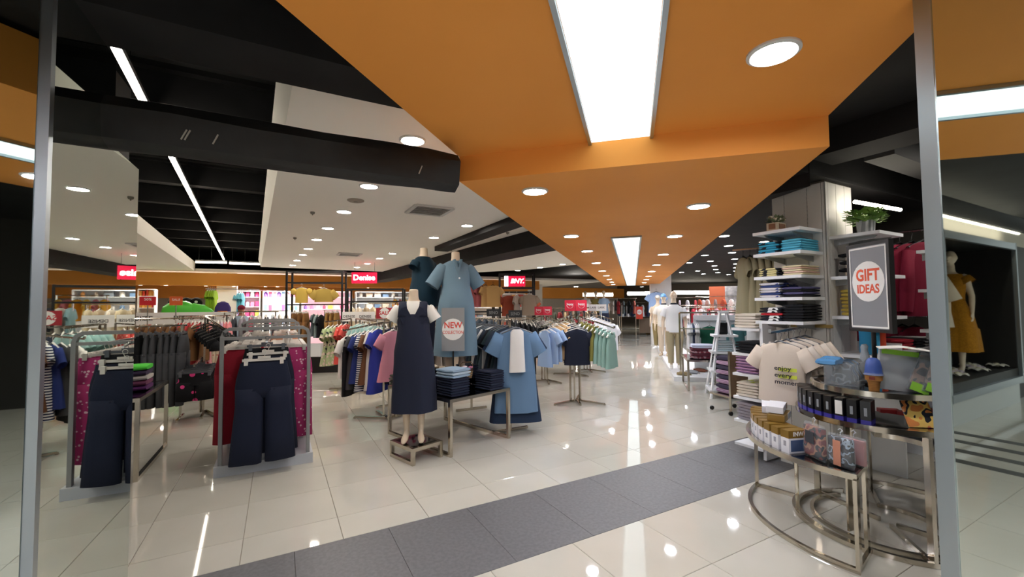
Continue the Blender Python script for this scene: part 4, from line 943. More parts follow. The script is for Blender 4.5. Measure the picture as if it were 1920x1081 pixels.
for k in range(60):
    for d_ in (2.2025, 2.4125): mb.box(bd(4.452, d_, .3 + k * .04), (.012, .004, .02), GR)
    for b_ in (4.6225, 4.7825): mb.box(bd(b_, 2.052, .3 + k * .04), (.004, .012, .02), GR)
mb.build('slots', BLACKM, col, kind='stuff')
def shelf(b0, b1, d0, d1, z, label, group, wall, t=.028):
    o = thing('wall_shelf', label, 'shelf', bd((b0 + b1) / 2, (d0 + d1) / 2, z), GR, group)
    mb = MB(); mb.box((0, 0, -t / 2), (b1 - b0, d1 - d0, t)); mb.build('board', WHITEM, o)
    for s in (-.3, .3):
        mb = MB()
        if wall == 'b': w_ = (b1 - b0) / 2; mb.xprism([(w_, -t), (-w_ * .75, -t), (-w_ * .6, -t - .02), (w_, -t - .06)], (d1 - d0) * s - .004, (d1 - d0) * s + .004)
        else:
            w_ = (d1 - d0) / 2; x = (b1 - b0) * s
            mb.add([(x + e, y, z_) for e in (-.004, .004) for y, z_ in ((w_, -t), (-w_ * .75, -t), (-w_ * .6, -t - .02), (w_, -t - .06))], [(0, 1, 2, 3), (7, 6, 5, 4), (0, 1, 5, 4), (1, 2, 6, 5), (2, 3, 7, 6), (3, 0, 4, 7)])
        mb.build('bracket', GREYM, o)
    return o
ZS = [2.26, 2.05, 1.83, 1.63, 1.41]
for i, z in enumerate(ZS): shelf(4.06, 4.44, 2.08, 2.51, z, f'white shelf on the column, {nth(i)} from the top', 'shelves on the column side', 'b')
for i, z in enumerate((2.19, 1.815, 1.455)): shelf(4.47, 4.93, 1.66, 2.04, z, f'white shelf behind the gift sign, {nth(i)} from the top', 'shelves on the column front', 'd')
TQ = cloth('#2f8fb3', kind='patch', c2='#2f8fb3', scale=7); CRE = cloth('#cfc58f', kind='patch', c2='#cfc58f', scale=7); MUL = cloth('#c9c6cc', kind='floral', c2='#3d4a8f', scale=26); BWR = cloth('#1a1b20', kind='patch', c2='#e4e4e4', scale=7); BKT = cloth('#17181c')
def cst(b, d, z, n, ms, words, grp, w_=.19, d_=.3, h_=.024): stack(bd(b, d, z + .001), GR + pi / 2, n, ms, words, 'shirt', grp, w_, d_, h_)
cst(4.24, 2.38, 2.05, 5, [TQ, cloth('#3a9dc0')], 'turquoise printed pile on the column', 'turquoise shirts', .2, .3, .022); cst(4.25, 2.18, 2.05, 5, [cloth('#58b4d2')], 'light turquoise pile on the column', 'turquoise shirts', .18, .3, .022)
cst(4.24, 2.38, 1.83, 4, [CRE], 'cream printed pile on the column', 'cream shirts on the column', .2, .3, .02); cst(4.25, 2.18, 1.83, 5, [cloth('#d8cda8'), cloth('#d9b8a8')], 'plain cream pile on the column', 'cream shirts on the column', .18, .3, .018)
cst(4.24, 2.38, 1.63, 6, [MUL, cloth('#31406e', kind='floral', c2='#c9b84a', scale=20), MUL], 'patterned pile on the column', 'patterned shirts', .2, .3, .024); cst(4.25, 2.18, 1.63, 4, [BKT, cloth('#4c4a6e')], 'black and violet pile on the column', 'patterned shirts', .18, .3, .024)
cst(4.24, 2.38, 1.41, 5, [BWR, BWR, cloth('#b32a33')], 'black, white and red pile on the column', 'black printed shirts', .21, .3, .026); cst(4.25, 2.18, 1.41, 6, [BKT], 'plain black pile on the column', 'black shirts', .19, .3, .026)
# planters on the top shelves
def leafball(t, n, rx, ry, rz_, z0, m, seed, L=.05):
    rnd = random.Random(seed); mb = MB()
    for i in range(n):
        a, h, q = rnd.uniform(0, 6.28), rnd.uniform(0, 1), sqrt(rnd.uniform(.05, 1))
        c = Vector((rx * q * cos(a), ry * q * sin(a), z0 + rz_ * h)); d = Vector((cos(a), sin(a), rnd.uniform(-.3, 1.2))).normalized(); s = d.cross(Vector((0, 0, 1))).normalized() * L * .35
        mb.add([c, c + d * L * .5 + s, c + d * L, c + d * L * .5 - s], [(0, 1, 2, 3)])
    return mb.build('leaves', m, t, kind='stuff')
GRN1 = mat('#5f8a3c', .6, kind='mix', c2='#86ab4d', scale=20)
t = thing('flower_box', 'small wooden box of cream roses on the top column shelf', 'planter', bd(4.2, 2.36, 2.261), GR + .1)
bx('box', (0, 0, .04), (.17, .1, .08), mat('#cdbfa8', .7), t); bx('box_plaque', (0, -.0, .045), (.176, .06, .05), mat('#8a6248', .7), t); bx('box_front', (0, -.052, .045), (.12, .004, .05), mat('#8a6248', .7), t)
leafball(t, 70, .08, .05, .05, .08, mat('#6e7a58', .6), 3, .045)
for i in range(9):
    mb = MB(); mb.sphere((0, 0, 0), (.022, .022, .018), 8, 6); mb.lathe([(.024, -.004), (.018, .012), (.008, .012)], n=8); mb.build('rose', mat('#e6dcc8', .6), t, loc=(random.uniform(-.075, .08), random.uniform(-.04, .04), .12 + random.uniform(-.015, .02)), smooth=True)
t = thing('potted_plant', 'bushy green plant in a grey ribbed pot on the higher shelf beside the column', 'plant', bd(4.66, 1.83, 2.191), 0)
mb = MB()
prof = [(.05, 0), (.062, .0), (.07, .12), (.064, .12), (.06, .1)]
mb.lathe(prof, n=28); mb.build('pot', mat('#b9bcc0', .4, kind='vstripe', c2='#7f8388', scale=9), t, smooth=True)
leafball(t, 420, .13, .13, .11, .1, GRN1, 5, .05)
mb = MB()
for i in range(10): mb.bar((0, 0, .06), (.09 * cos(i * .63), .09 * sin(i * .63), .2), .004, n=5)
mb.build('stems', mat('#5f6b35', .7), t)
# cream printed shirts on the prong of the column
CRT = cloth('#d3c6b8')
t = thing('hanging_prong', 'steel prong on the column holding cream shirts', 'rail', bd(4.44, 2.2, 1.36), GR)
mb = MB(); mb.bar((0, 0, 0), (-.68, 0, -.04), .02); mb.bar((-.68, 0, -.04), (-.68, 0, -.01), .02); mb.build('arm', CHROME, t); bx('mount_bar', (-.01, 0, 0), (.02, .36, .03), mat('#b79b5d', .4, .6), t)
for i in range(5):
    hang('tee', CRT if i % 2 == 0 else cloth('#d8cfc4'), bd(3.86 + .1 * i, 2.17, 1.318 + .008 * i), 232 + i, ('cream tee printed with dark writing, frontmost on the column prong' if i == 0 else f'{nth(i)} cream tee from the front on the column prong'), 'shirt', 'cream shirts on the prong', 'barg', .84)
ft = [o for o in COL.objects if o.get('label', '').startswith('cream tee printed')][0]
INK = mat('#22222e', .7)
mb = MB()
for r_ in range(2): mb.box((.08, -.068, -.37 - r_ * .07), (.17, .002, .035), 0)
mb.build('yellow_print', mat('#c8d44a', .7), ft)
for r_, s_ in enumerate(('enjoy', 'every', 'moment')): text(s_, .062, INK, ft, (-.04, -.072, -.36 - .07 * r_), bold=.012, align='LEFT', sx=1.15)
# low shelving just behind the column
sd = thing('shelf_unit', 'white shelf unit with folded clothes behind the column', 'shelf', bd(4.24, 2.58, 0), GR)
bx('side_panel', (.16, .0, .7), (.28, .03, 1.36), WHITEM, sd); bx('back_panel', (.31, .17, .7), (.02, .32, 1.36), WHITEM, sd)
for z in (1.31, 1.05, .84, .60, .36, .12):
    bx('board', (.15, .15, z), (.32, .30, .026), WHITEM, sd)
for z, m, n, w_ in ((1.325, cloth('#ddd4c6'), 5, 'cream socks'), (1.065, BKT, 4, 'black'), (.855, cloth('#b28aa8', kind='stripe', c2='#6a4f74', scale=14), 6, 'lilac striped'), (.615, cloth('#cfc6b8', kind='floral', c2='#b8c04a', scale=20), 5, 'cream printed'), (.375, cloth('#8d8790'), 6, 'grey mixed')):
    stack(bd(4.39, 2.74, z), GR + pi / 2, n, [m], f'{w_} pile on the shelves behind the column', 'clothes', 'clothes on the shelf unit', .24, .28, .03)
# long khaki dresses hung behind the column shelves
KH = cloth('#8a8267'); kp = atY(1436, 462, 5.5)
t = thing('hanging_prong', 'steel prong holding long khaki dresses behind the column', 'rail', kp + Vector((0, 0, .0)), 0)
mb = MB(); mb.bar((-.25, .35, .0), (.35, -.1, .0), .02); mb.bar((.35, -.1, 0), (.35, -.1, -2.25), .03); mb.build('arm', CHROME, t)
for i in range(6): hang('dress', KH, kp + Vector((-.12 + .04 * i, .33 - .1 * i, -.005)), 282 + 3 * i, f'{nth(i)} long khaki dress hanging behind the column shelves', 'dress', 'khaki dresses', 'bark', .96)
# ------------------------------------------------------------------ shelves, maroon shirts and dark wall at the far side
wallbox('wall_department', 7.0, 7.1, -7, 3.2, 0, 3.06, mat('#26231f', .8), 'dark wall behind the maroon shirts')
wallbox('wall_department_side', 5.05, 7.0, 2.75, 2.85, 0, 3.06, mat('#2b2824', .8), 'dark side wall behind the shelves')
for i, z in enumerate((2.04, 1.69, 1.33, .98)):
    shelf(5.06, 5.7, 1.28, 1.62, z, f'white shelf next to the mirror, {nth(i)} from the top', 'shelves by the mirror', 'd')
up_ = thing('shelf_upright', 'white upright panel carrying the shelves next to the mirror', 'shelf support', bd(5.4, 1.64, 0), GR)
bx('panel_board', (.22, .0, 1.2), (.35, .03, 2.4), WHITEM, up_)
for s_ in (-.17,): bx('slotted_channel', (.22 + s_, -.018, 1.2), (.02, .01, 2.3), GREYM, up_)
MRN = cloth('#7d1a35'); 
t = thing('wall_rail', 'chrome rail carrying maroon shirts near the mirror', 'rail', bd(5.95, 1.75, 2.34), GR)
mb = MB(); mb.bar((0, 0, 0), (0, .75, 0), .02, n=8); mb.bar((0, .72, 0), (0, .99, 0), .018); mb.bar((0,.1,0),(1.05,.1,0),.018); mb.build('arm', CHROME, t)
for i in range(6): hang('long', MRN, bd(5.95, 1.84 + .1 * i, 2.335), 165, f'{nth(i)} maroon shirt from the front on the chrome rail near the mirror', 'shirt', 'maroon shirts', 'bark', 1.25)
for i in range(6): hang('long', MRN, bd(5.95, 1.95 + .1 * i, 1.42), 165, f'{nth(i)} maroon shirt on the lower rail near the mirror', 'shirt', 'maroon shirts below', 'bark', 1.0)
t = thing('wall_rail', 'lower chrome rail of maroon shirts near the mirror', 'rail', bd(5.95, 1.75, 1.425), GR); mb = MB(); mb.bar((0, .1, 0), (0, .99, 0), .02, n=8); mb.bar((0,.1,0),(1.05,.1,0),.018); mb.build('arm', CHROME, t)
lo = thing('shelf_unit', 'low white shelves of navy and black clothes under the maroon shirts', 'shelf', bd(4.98, 1.72, 0), GR)
for z in (.5, .8, 1.12): bx('board', (.42, .2, z), (.9, .4, .028), WHITEM, lo)
for x in (-.02, .86): bx('side_panel', (x, .2, .6), (.025, .4, 1.2), WHITEM, lo)
for k, (m, w_) in enumerate(((cloth('#20243f'), 'navy'), (BKT, 'black'), (cloth('#1f2748'), 'dark blue'))):
    stack(bd(5.2 + .28 * k, 1.9, .815), GR, 5, [m], f'{w_} pile on the low shelf under the maroon shirts', 'clothes', f'{w_} clothes on the low shelf', .25, .3, .03)
    stack(bd(5.2 + .28 * k, 1.9, 1.135), GR, 3, [(cloth('#b02a3a'), BKT, cloth('#9a9a98'))[k]], f'{("red", "charcoal", "grey")[k]} pile on the upper low shelf', 'clothes', 'clothes on the upper low shelf', .25, .3, .03)
bagm = mat('#9fd08a', .15, alpha=.75)
def pouch(name, w_, h_, t_, m, p, rz, label, cat, lean=0, group=None, tilt=0, face=None, hook=True, badge=None):
    """clear plastic pack standing up, front towards local -y"""
    o = thing(name, label, cat, p, rz, group); o.rotation_euler = (lean, tilt, rz)
    mb = MB(); n = 7
    mb.loft([(0, 0, h_ * i / n) for i in range(n + 1)], [(w_ / 2 * (1 if 0 < i < n else .97), t_ / 2 * (.35 if i in (0, n) else .8 + .2 * sin(i))) for i in range(n + 1)], 14, 4)
    mb.build('wrap', m, o, smooth=True)
    if face: bx('printed_card', (0, -t_ * .0, h_ * .48), (w_ * .88, t_ * .5, h_ * .86), face, o)
    if badge: bx('badge', (0, -t_ * .52, h_ * badge[1]), (w_ * badge[2], .003, h_ * badge[3]), badge[0], o)
    if hook:
        mb = MB(); mb.path([(0, 0, h_), (.0, 0, h_ + .015), (.014, 0, h_ + .028), (.0, 0, h_ + .04), (-.012, 0, h_ + .03)], .004, 5); mb.build('hook', mat('#e3e8ee', .2, alpha=.6), o)
    return o
pouch('green_pack', .12, .17, .05, bagm, bd(5.14, 1.45, 1.692), GR, 'pale green pack standing on the shelf next to the mirror', 'pack', hook=False, badge=(BLACKM, .1, .8, .14))
pouch('pale_pack', .16, .22, .06, mat('#d9d3dc', .2, alpha=.8), bd(4.8, 1.8, 1.817), GR, 'pale lilac pack on the shelf behind the gift sign', 'pack', hook=False)
stack(bd(4.62, 1.85, 1.817), GR, 6, [cloth('#6e6a66', kind='floral', c2='#c9b8a0', scale=25), BKT], 'dark mixed pile behind the sign', 'clothes', 'clothes behind the gift sign', .22, .28, .035)
stack(bd(4.62, 1.85, 1.457), GR, 7, [cloth('#b8a24a', kind='floral', c2='#d8cfb0', scale=20)], 'mustard pile behind the sign', 'clothes', 'clothes behind the gift sign', .2, .28, .035)
for i, (m, w_) in enumerate(((cloth('#2f7fa8'), 'blue roll'), (cloth('#3a8fb8'), 'bright blue roll'), (cloth('#c4492f'), 'orange roll'))):
    mb = MB(); mb.lathe([(.02, 0), (.045, .004), (.05, .02), (.05, .2), (.045, .216), (.02, .22)], n=16); o = mb.build('towel_roll', m, None, loc=bd(4.55 + .12 * i, 1.82, 1.12), smooth=True); tag(o, f'{w_} standing on the shelf below the gift sign', 'towel', None)
shelf(4.47, 4.93, 1.66, 2.04, 1.115, 'white shelf low behind the gift sign holding blue rolls', 'shelves on the column front', 'd')
# ------------------------------------------------------------------ tiered round steel display
C0 = Vector((2.65, 3.10, 0))
def pol(az, r, z=0): return Vector((r * sin(R(az)), r * cos(R(az)), z))
rd = thing('round_display_table', 'tiered curved steel table with dark glass tops full of underwear packs', 'table', C0)
def arcring(a0, a1, r, z, m, name, hh=.03, ww=.012, parent=rd, n=24):
    mb = MB(); pts = [pol(a0 + (a1 - a0) * i / n, r) for i in range(n + 1)]; vs = []; closed = abs(a1 - a0) >= 359
    for i, p in enumerate(pts):
        q = p.normalized()
        vs += [q * (r - ww) + Vector((0, 0, z - hh / 2)), q * (r + ww) + Vector((0, 0, z - hh / 2)), q * (r + ww) + Vector((0, 0, z + hh / 2)), q * (r - ww) + Vector((0, 0, z + hh / 2))]
    fs = [(i * 4 + j, i * 4 + (j + 1) % 4, i * 4 + 4 + (j + 1) % 4, i * 4 + 4 + j) for i in range(n) for j in range(4)]
    if not closed: fs += [(0, 1, 2, 3), (n * 4 + 3, n * 4 + 2, n * 4 + 1, n * 4)]
    mb.add(vs, fs); return mb.build(name, m, parent, smooth=True)
def sector(a0, a1, r0, r1, z, name, n=24):
    po = [pol(a0 + (a1 - a0) * i / n, r1) for i in range(n + 1)] + [pol(a1 + (a0 - a1) * i / n, r0) for i in range(n + 1)]
    mb = MB(); vs = [p + Vector((0, 0, z + e)) for e in (-.006, .006) for p in po]; k = n + 1; N_ = 2 * k; fs = []
    for i in range(n):
        a, b, c, d = i, i + 1, N_ - 2 - i, N_ - 1 - i
        fs += [(a, b, c, d), (a + N_, d + N_, c + N_, b + N_)]
    fs += [(i, (i + 1) % N_, N_ + (i + 1) % N_, N_ + i) for i in range(N_)]
    mb.add(vs, fs); return mb.build(name, BGLASS, rd)
def leg(az, r, z0, z1, w_=.045, t_=.012, rot=None):
    mb = MB(); p = pol(az, r); mb.bar(p + Vector((0, 0, z0)), p + Vector((0, 0, z1)), w_, t_, rot=R(90 - az - 90) if rot is None else rot); mb.build('leg', STEEL, rd)
def radial(az, r0, r1, z):
    mb = MB(); mb.bar(pol(az, r0, z), pol(az, r1, z), .022, .03); mb.build('radial_bar', STEEL, rd)
T1, T2, T3 = .56, .78, .98
sector(-130, -40, .56, .84, T1, 'low_glass_top'); sector(32, 152, .30, .84, T1, 'low_glass_top')
for r_ in (.555, .855): arcring(-131, -39, r_, T1 - .006, STEEL, 'low_rim', .036); arcring(-131, -39, r_, .016, STEEL, 'floor_ring', .03)
for a in (-130, -40): radial(a, .555, .855, .016); radial(a, .555, .855, T1 - .012)
leg(-40, .855, .03, T1 - .02, .022, .022); leg(-130.5, .855, .03, T1 - .02, .06, .02); leg(-129, .555, .03, T1 - .02, .05, .02); leg(-40, .555, .03, T1 - .02, .022, .022)
for r_ in (.30, .855): arcring(31, 153, r_, T1 - .006, STEEL, 'low_rim', .036); arcring(31, 153, r_, .016, STEEL, 'floor_ring', .03)
for a in (32, 152): radial(a, .30, .855, .016); radial(a, .3, .855, T1 - .012)
leg(32, .62, .03, T1 - .02, .05, .014); leg(152, .3, .03, T1 - .02, .03, .02); leg(152, .855, .03, T1 - .02, .04, .02)
sector(-215, -15, .02, .50, T2, 'middle_glass_top'); arcring(-216, -14, .51, T2 - .006, STEEL, 'middle_rim', .036)
arcring(-216, 10, .53, .016, STEEL, 'floor_ring', .03); leg(-162, .52, .03, T2 - .02, .065, .02); leg(-15, .52, .03, T2 - .02, .05, .014); leg(-215, .52, .03, T2 - .02, .05, .014); radial(-162, .05, .52, .016); radial(-215, .05, .52, .016); radial(-15, .05, .52, .016)
sector(0, 359.9, .02, .40, T3, 'upper_glass_top', 40); arcring(0, 360, .41, T3 - .006, STEEL, 'upper_rim', .036, n=40)
arcring(-200, 0, .44, .016, STEEL, 'floor_ring', .026)
for a in (10, 130, 250): leg(a, .39, .03, T3 - .02, .045, .014)
# gift ideas sign on the display
s = sign(C0 + Vector((-.06, 0, 1.385)), -pi / 2 - R(2), .34, .60, mat('#83858a', .5), 'grey portrait card reading gift ideas in a black frame on the tiered table', [('GIFT', .118, .0, .085, mat('#e2562f', .5), .03, .88), ('IDEAS', .088, .0, -.015, mat('#e2562f', .5), .028, .88)], 0, circle=(.147, .07, PAPER), name='gift_sign')
mb = MB()
for x in (-.182, .182): mb.box((x, .01, .3), (.024, .034, .65))
for z in (-.012, .612): mb.box((0, .01, z), (.34, .034, .024))
mb.build('black_frame', BLACKM, s)
mb = MB()
for x in (-.163, .163): mb.box((x, -.0055, .3), (.01, .002, .58))
for z in (.012, .588): mb.box((0, -.0055, z), (.33, .002, .012))
mb.build('card_margin', PAPER, s)
mb = MB(); mb.bar((0, .02, -.39), (0, .02, .0), .028, n=8); mb.lathe([(.07, -.397), (.07, -.385), (.03, -.38)], n=20); mb.build('stand', BLACKM, s)
# white and gold boxes on the low tier
GOLD = mat('#8f6f2f', .35, .3); WBX = mat('#e3e4ec', .4); PUR = mat('#3a349a', .4); BKB = mat('#141416', .35); DGB = mat('#3d4048', .35)
def small_box(p, rz, dims, body_m, lid_m, label, cat='box', group=None, lid=.3, front=None, toptxt=None, foot=None, rot=None):
    o = thing('packaged_box', label, cat, p, rz, group)
    if rot: o.rotation_euler = rot
    w_, d_, h_ = dims
    f0 = h_ * (foot[1] if foot else 0)
    bx('carton', (0, 0, (h_ * (1 - lid) + f0) / 2), (w_, d_, h_ * (1 - lid) - f0), body_m, o)
    if lid: bx('carton_cap', (0, 0, h_ * (1 - lid / 2)), (w_ * 1.01, d_ * 1.01, h_ * lid), lid_m, o)
    if foot: bx('carton_foot', (0, 0, f0 / 2), (w_ * 1.005, d_ * 1.005, f0), foot[0], o)
    if front: bx('front_print', (front[1] * w_, -d_ / 2 - .001, h_ * front[2]), (w_ * front[3], .002, h_ * front[4]), front[0], o)
    if toptxt: text(toptxt, .034, PAPER, o, (0, -d_ / 2 * 1.01 - .0015, h_ * .85), bold=.03)
    return o
GP = mat('#9a9aa6', .5)
for i in range(9):
    a = -52 - 6.2 * i; last = i == 8
    # the narrow end looks outwards; a window panel shows on the last one's long side
    o = small_box(C0 + pol(a, .755, T1 + .007), -R(a) + pi, (.066, .15, .15), WBX, GOLD, f'white and gold underwear box, {nth(i)} round the low tier from the back', 'box', 'white and gold boxes on the low tier', .33, (GP, 0, .42, .3, .22))
    if last:
        bx('window_print', (.0335, 0, .05), (.002, .12, .075), mat('#4a5f86', .3), o)
        tx = text('INW', .04, PAPER, o, (.0345, 0, .126), rot=(pi / 2, 0, pi / 2), bold=.02)
for i, (m, a) in enumerate(((PUR, -47), (PUR, -42.5))):
    small_box(C0 + pol(a, .72, T1 + .007), -R(a) + pi, (.05, .2, .12), m, mat('#453fb0', .4), f'{("first", "second")[i]} violet box at the back end of the low tier', 'box', 'violet boxes on the low tier', .12)
small_box(C0 + pol(-58, .70, T1 + .16), R(60), (.24, .10, .05), WBX, PUR, 'white and violet box lying on the gold topped boxes, rear one', 'box', None, .0, (PUR, .32, .5, .34, .96))
small_box(C0 + pol(-76, .68, T1 + .21), R(52), (.24, .11, .045), WBX, GOLD, 'white box with a window lying across the gold boxes, upper one', 'box', None, .0, (GOLD, .42, .5, .16, .96))
small_box(C0 + pol(-80, .68, T1 + .16), R(48), (.24, .11, .045), GOLD, GOLD, 'gold and white box lying under the windowed box', 'box', None, .0, (WBX, .25, .5, .5, .96))
CLR = mat('#c9d0d6', .08, alpha=.22, name='clear plastic'); RDP = mat('#8f3f3c', .4, kind='patch', c2='#c98a6a', scale=14); BKP = mat('#1b1c22', .25, kind='patch', c2='#a9bcd0', scale=22)
pouch('clear_pack', .17, .22, .07, CLR, C0 + pol(-112, .74, T1 + .008), -R(-112) + pi - .35, 'clear pack of printed briefs standing on the low tier by the gold boxes', 'pack', face=RDP, badge=(DGB, .62, .45, .35))
pouch('clear_pack', .15, .19, .07, CLR, C0 + pol(-124, .76, T1 + .008), -R(-124) + pi - .3, 'clear pack of black briefs at the near corner of the low tier', 'pack', face=BKP, badge=(mat('#c98a72', .5), .45, .3, .8))
pouch('clear_pack', .14, .17, .05, CLR, C0 + pol(-127, .66, T1 + .008), -R(-127) + pi - .3, 'clear pack with a pink card behind the black briefs', 'pack', face=mat('#c48a8a', .5))
# black boxes round the middle tier
for i in range(11):
    a = -46 - 8.4 * i
    o = small_box(C0 + pol(a, .445, T2 + .007), -R(a) + pi, (.054, .12, .15), BKB, BKB, f'black and violet underwear box, {nth(i)} round the middle tier from the back', 'box', 'black boxes on the middle tier', .0, ((mat('#8f959c', .5), 0, .55, .3, .35) if i != 8 else (PAPER, 0, .58, .8, .6)), foot=(PUR, .2))
small_box(C0 + pol(-62, .27, T2 + .007), R(55), (.26, .13, .13), BKB, DGB, 'wide black box lying behind the row of black boxes', 'box', None, .3, (PUR, .42, .65, .14, .6))
stack(C0 + pol(-30, .25, T2 + .008), R(20), 6, [cloth('#a3283a'), cloth('#dcd2d0')], 'red and white striped pile on the middle tier', 'clothes', 'striped pile on the middle tier', .2, .14, .024, 'folded_briefs')
for i, (a, m, w_) in enumerate(((-168, mat('#dc8a4a', .4, kind='patch', c2='#e9c46a', scale=12), 'orange and yellow printed pack leaning on the middle tier'), (-182, mat('#2a2226', .3, kind='patch', c2='#8a3038', scale=18), 'dark red pack lying on the middle tier'), (-198, mat('#b9242f', .4), 'red pack at the end of the middle tier'))):
    pouch('flat_pack', .16, .17, .02, m, C0 + pol(a, .40, T2 + .008), -R(a) + pi, w_, 'pack', lean=-.5 if i == 0 else -1.1, hook=False)
for i in range(6):
    a = 45 + 14 * i
    small_box(C0 + pol(a, .48, T1 + .007), -R(a) + pi / 2 + .4, (.075, .13, .16), WBX, mat('#a8262c', .4), f'white and red underwear box, {nth(i)} on the far low tier', 'box', 'white and red boxes on the far tier', .45, (mat('#b9563c', .5), 0, .3, .6, .3))
# packs on the upper tier
tr = thing('clear_tray', 'clear open tray of grey packs on the upper tier', 'tray', C0 + pol(-70, .2, T3 + .007), R(40))
for x, y, sx, sy in ((0, -.10, .34, .004), (0, .10, .34, .004), (-.17, 0, .004, .2), (.17, 0, .004, .2)): bx('tray_side', (x, y, .08), (sx, sy, .16), CLR, tr)
bx('tray_floor', (0, 0, .004), (.34, .2, .004), CLR, tr)
for i in range(6):
    m = (mat('#4c5157', .3, kind='patch', c2='#9aa2a8', scale=16), mat('#5d636a', .3), mat('#2c4f70', .3), BKB, mat('#31587c', .3), BKB)[i]
    pouch('grey_pack', .035, .155, .15, m, C0 + pol(-70, .2, T3 + .014) + Vector((cos(R(40)) * (-.13 + .05 * i), sin(R(40)) * (-.13 + .05 * i), 0)), R(40), f'{nth(i)} pack standing in the clear tray', 'pack', hook=False, group='packs in the clear tray')
pouch('blue_bag', .12, .22, .06, mat('#5aa0dc', .2, alpha=.8), C0 + pol(-75, .24, T3 + .185) + Vector((-.1, -.06, 0)), R(40) + pi / 2, 'bright blue plastic bag lying on the packs in the tray', 'bag', lean=-pi / 2 + .0, hook=False, face=mat('#8fc0e6', .4))
pouch('silver_bag', .10, .12, .05, mat('#aab0b6', .12, alpha=.7), C0 + pol(-95, .12, T3 + .175), R(40), 'crumpled silver bag behind the blue bag', 'bag', hook=False)
small_box(C0 + pol(-40, .30, T3 + .007), R(48), (.11, .05, .15), DGB, DGB, 'dark grey box at the back edge of the upper tier', 'box', None, 0, (mat('#7a3030', .5), 0, .6, .8, .4))
ic = thing('ice_cream_pack', 'ice cream cone shaped tub with a blue top on the upper tier', 'novelty tub', C0 + pol(-133, .33, T3 + .007))
CONE = mat('#b07a3f', .6, kind='stripe', c2='#a06c35', scale=30)
mb = MB(); mb.lathe([(.028, 0), (.032, .05), (.036, .06), (.036, .066), (.046, .07), (.048, .105), (.044, .108)], n=18); mb.build('cone', CONE, ic, smooth=True)
mb = MB(); mb.lathe([(.054, .106), (.05, .112), (.046, .13), (.044, .16), (.036, .20), (.022, .215), (.006, .218)], n=18); mb.build('blue_top', mat('#3a55a0', .5, bump=-.5), ic, smooth=True)
mb = MB(); mb.lathe([(.058, .104), (.06, .108), (.05, .118), (.045, .116)], n=18); mb.build('clear_rim', CLR, ic)
bx('face_print', (-.036, -.03, .087), (.03, .004, .02), mat('#7d2f22', .6), ic, rz=R(-50))
LIME = mat('#8cc63f', .4)
pouch('clear_bag', .22, .27, .05, mat('#b3b9bf', .12, alpha=.62), C0 + pol(-158, .27, T3 + .007), R(-22), 'large empty looking clear grey bag with a lime green top edge on the upper tier', 'bag', lean=-.25, tilt=.12, badge=(LIME, .93, .9, .12), hook=False)
for i, (a, r_, rz_) in enumerate(((-172, .32, -8), (-182, .36, -2), (-190, .37, 4))):
    pouch('underwear_pack', .12, .27, .04, mat('#8f979c', .1, alpha=.5), C0 + pol(a, r_, T3 + .007), R(rz_ - 20), f'{nth(i)} clear pack of mens briefs with lime green trim leaning on the upper tier', 'pack', lean=-.25, tilt=.4, face=(mat('#3b3234', .3, kind='patch', c2='#b98a72', scale=10), mat('#252629', .25, kind='patch', c2='#c9a08a', scale=9), mat('#1d1e22', .2, kind='patch', c2='#cfd6da', scale=20))[i], badge=(LIME, .12, .8, .2), group='briefs packs on the upper tier')
ps = MB(); n_ = 8
ps.add([(x * .12 - .12, y * .09, .02 * sin(x * 1.3) + .004 * e - x * .008) for e in (0, 1) for y in (-1, 1) for x in range(n_ // 2)], [(i, i + 1, i + 5, i + 4) for i in range(3)] + [(i + 8, i + 12, i + 13, i + 9) for i in range(3)] + [(0, 8, 9, 1), (1, 9, 10, 2), (2, 10, 11, 3), (4, 5, 13, 12), (5, 6, 14, 13), (6, 7, 15, 14), (0, 4, 12, 8), (3, 11, 15, 7)])
o = ps.build('paper_sheet', PAPER, None, loc=C0 + pol(-165, .25, T3 + .285), rz=R(-35)); tag(o, 'loose white paper sheet lying on top of the clear bags', 'paper')
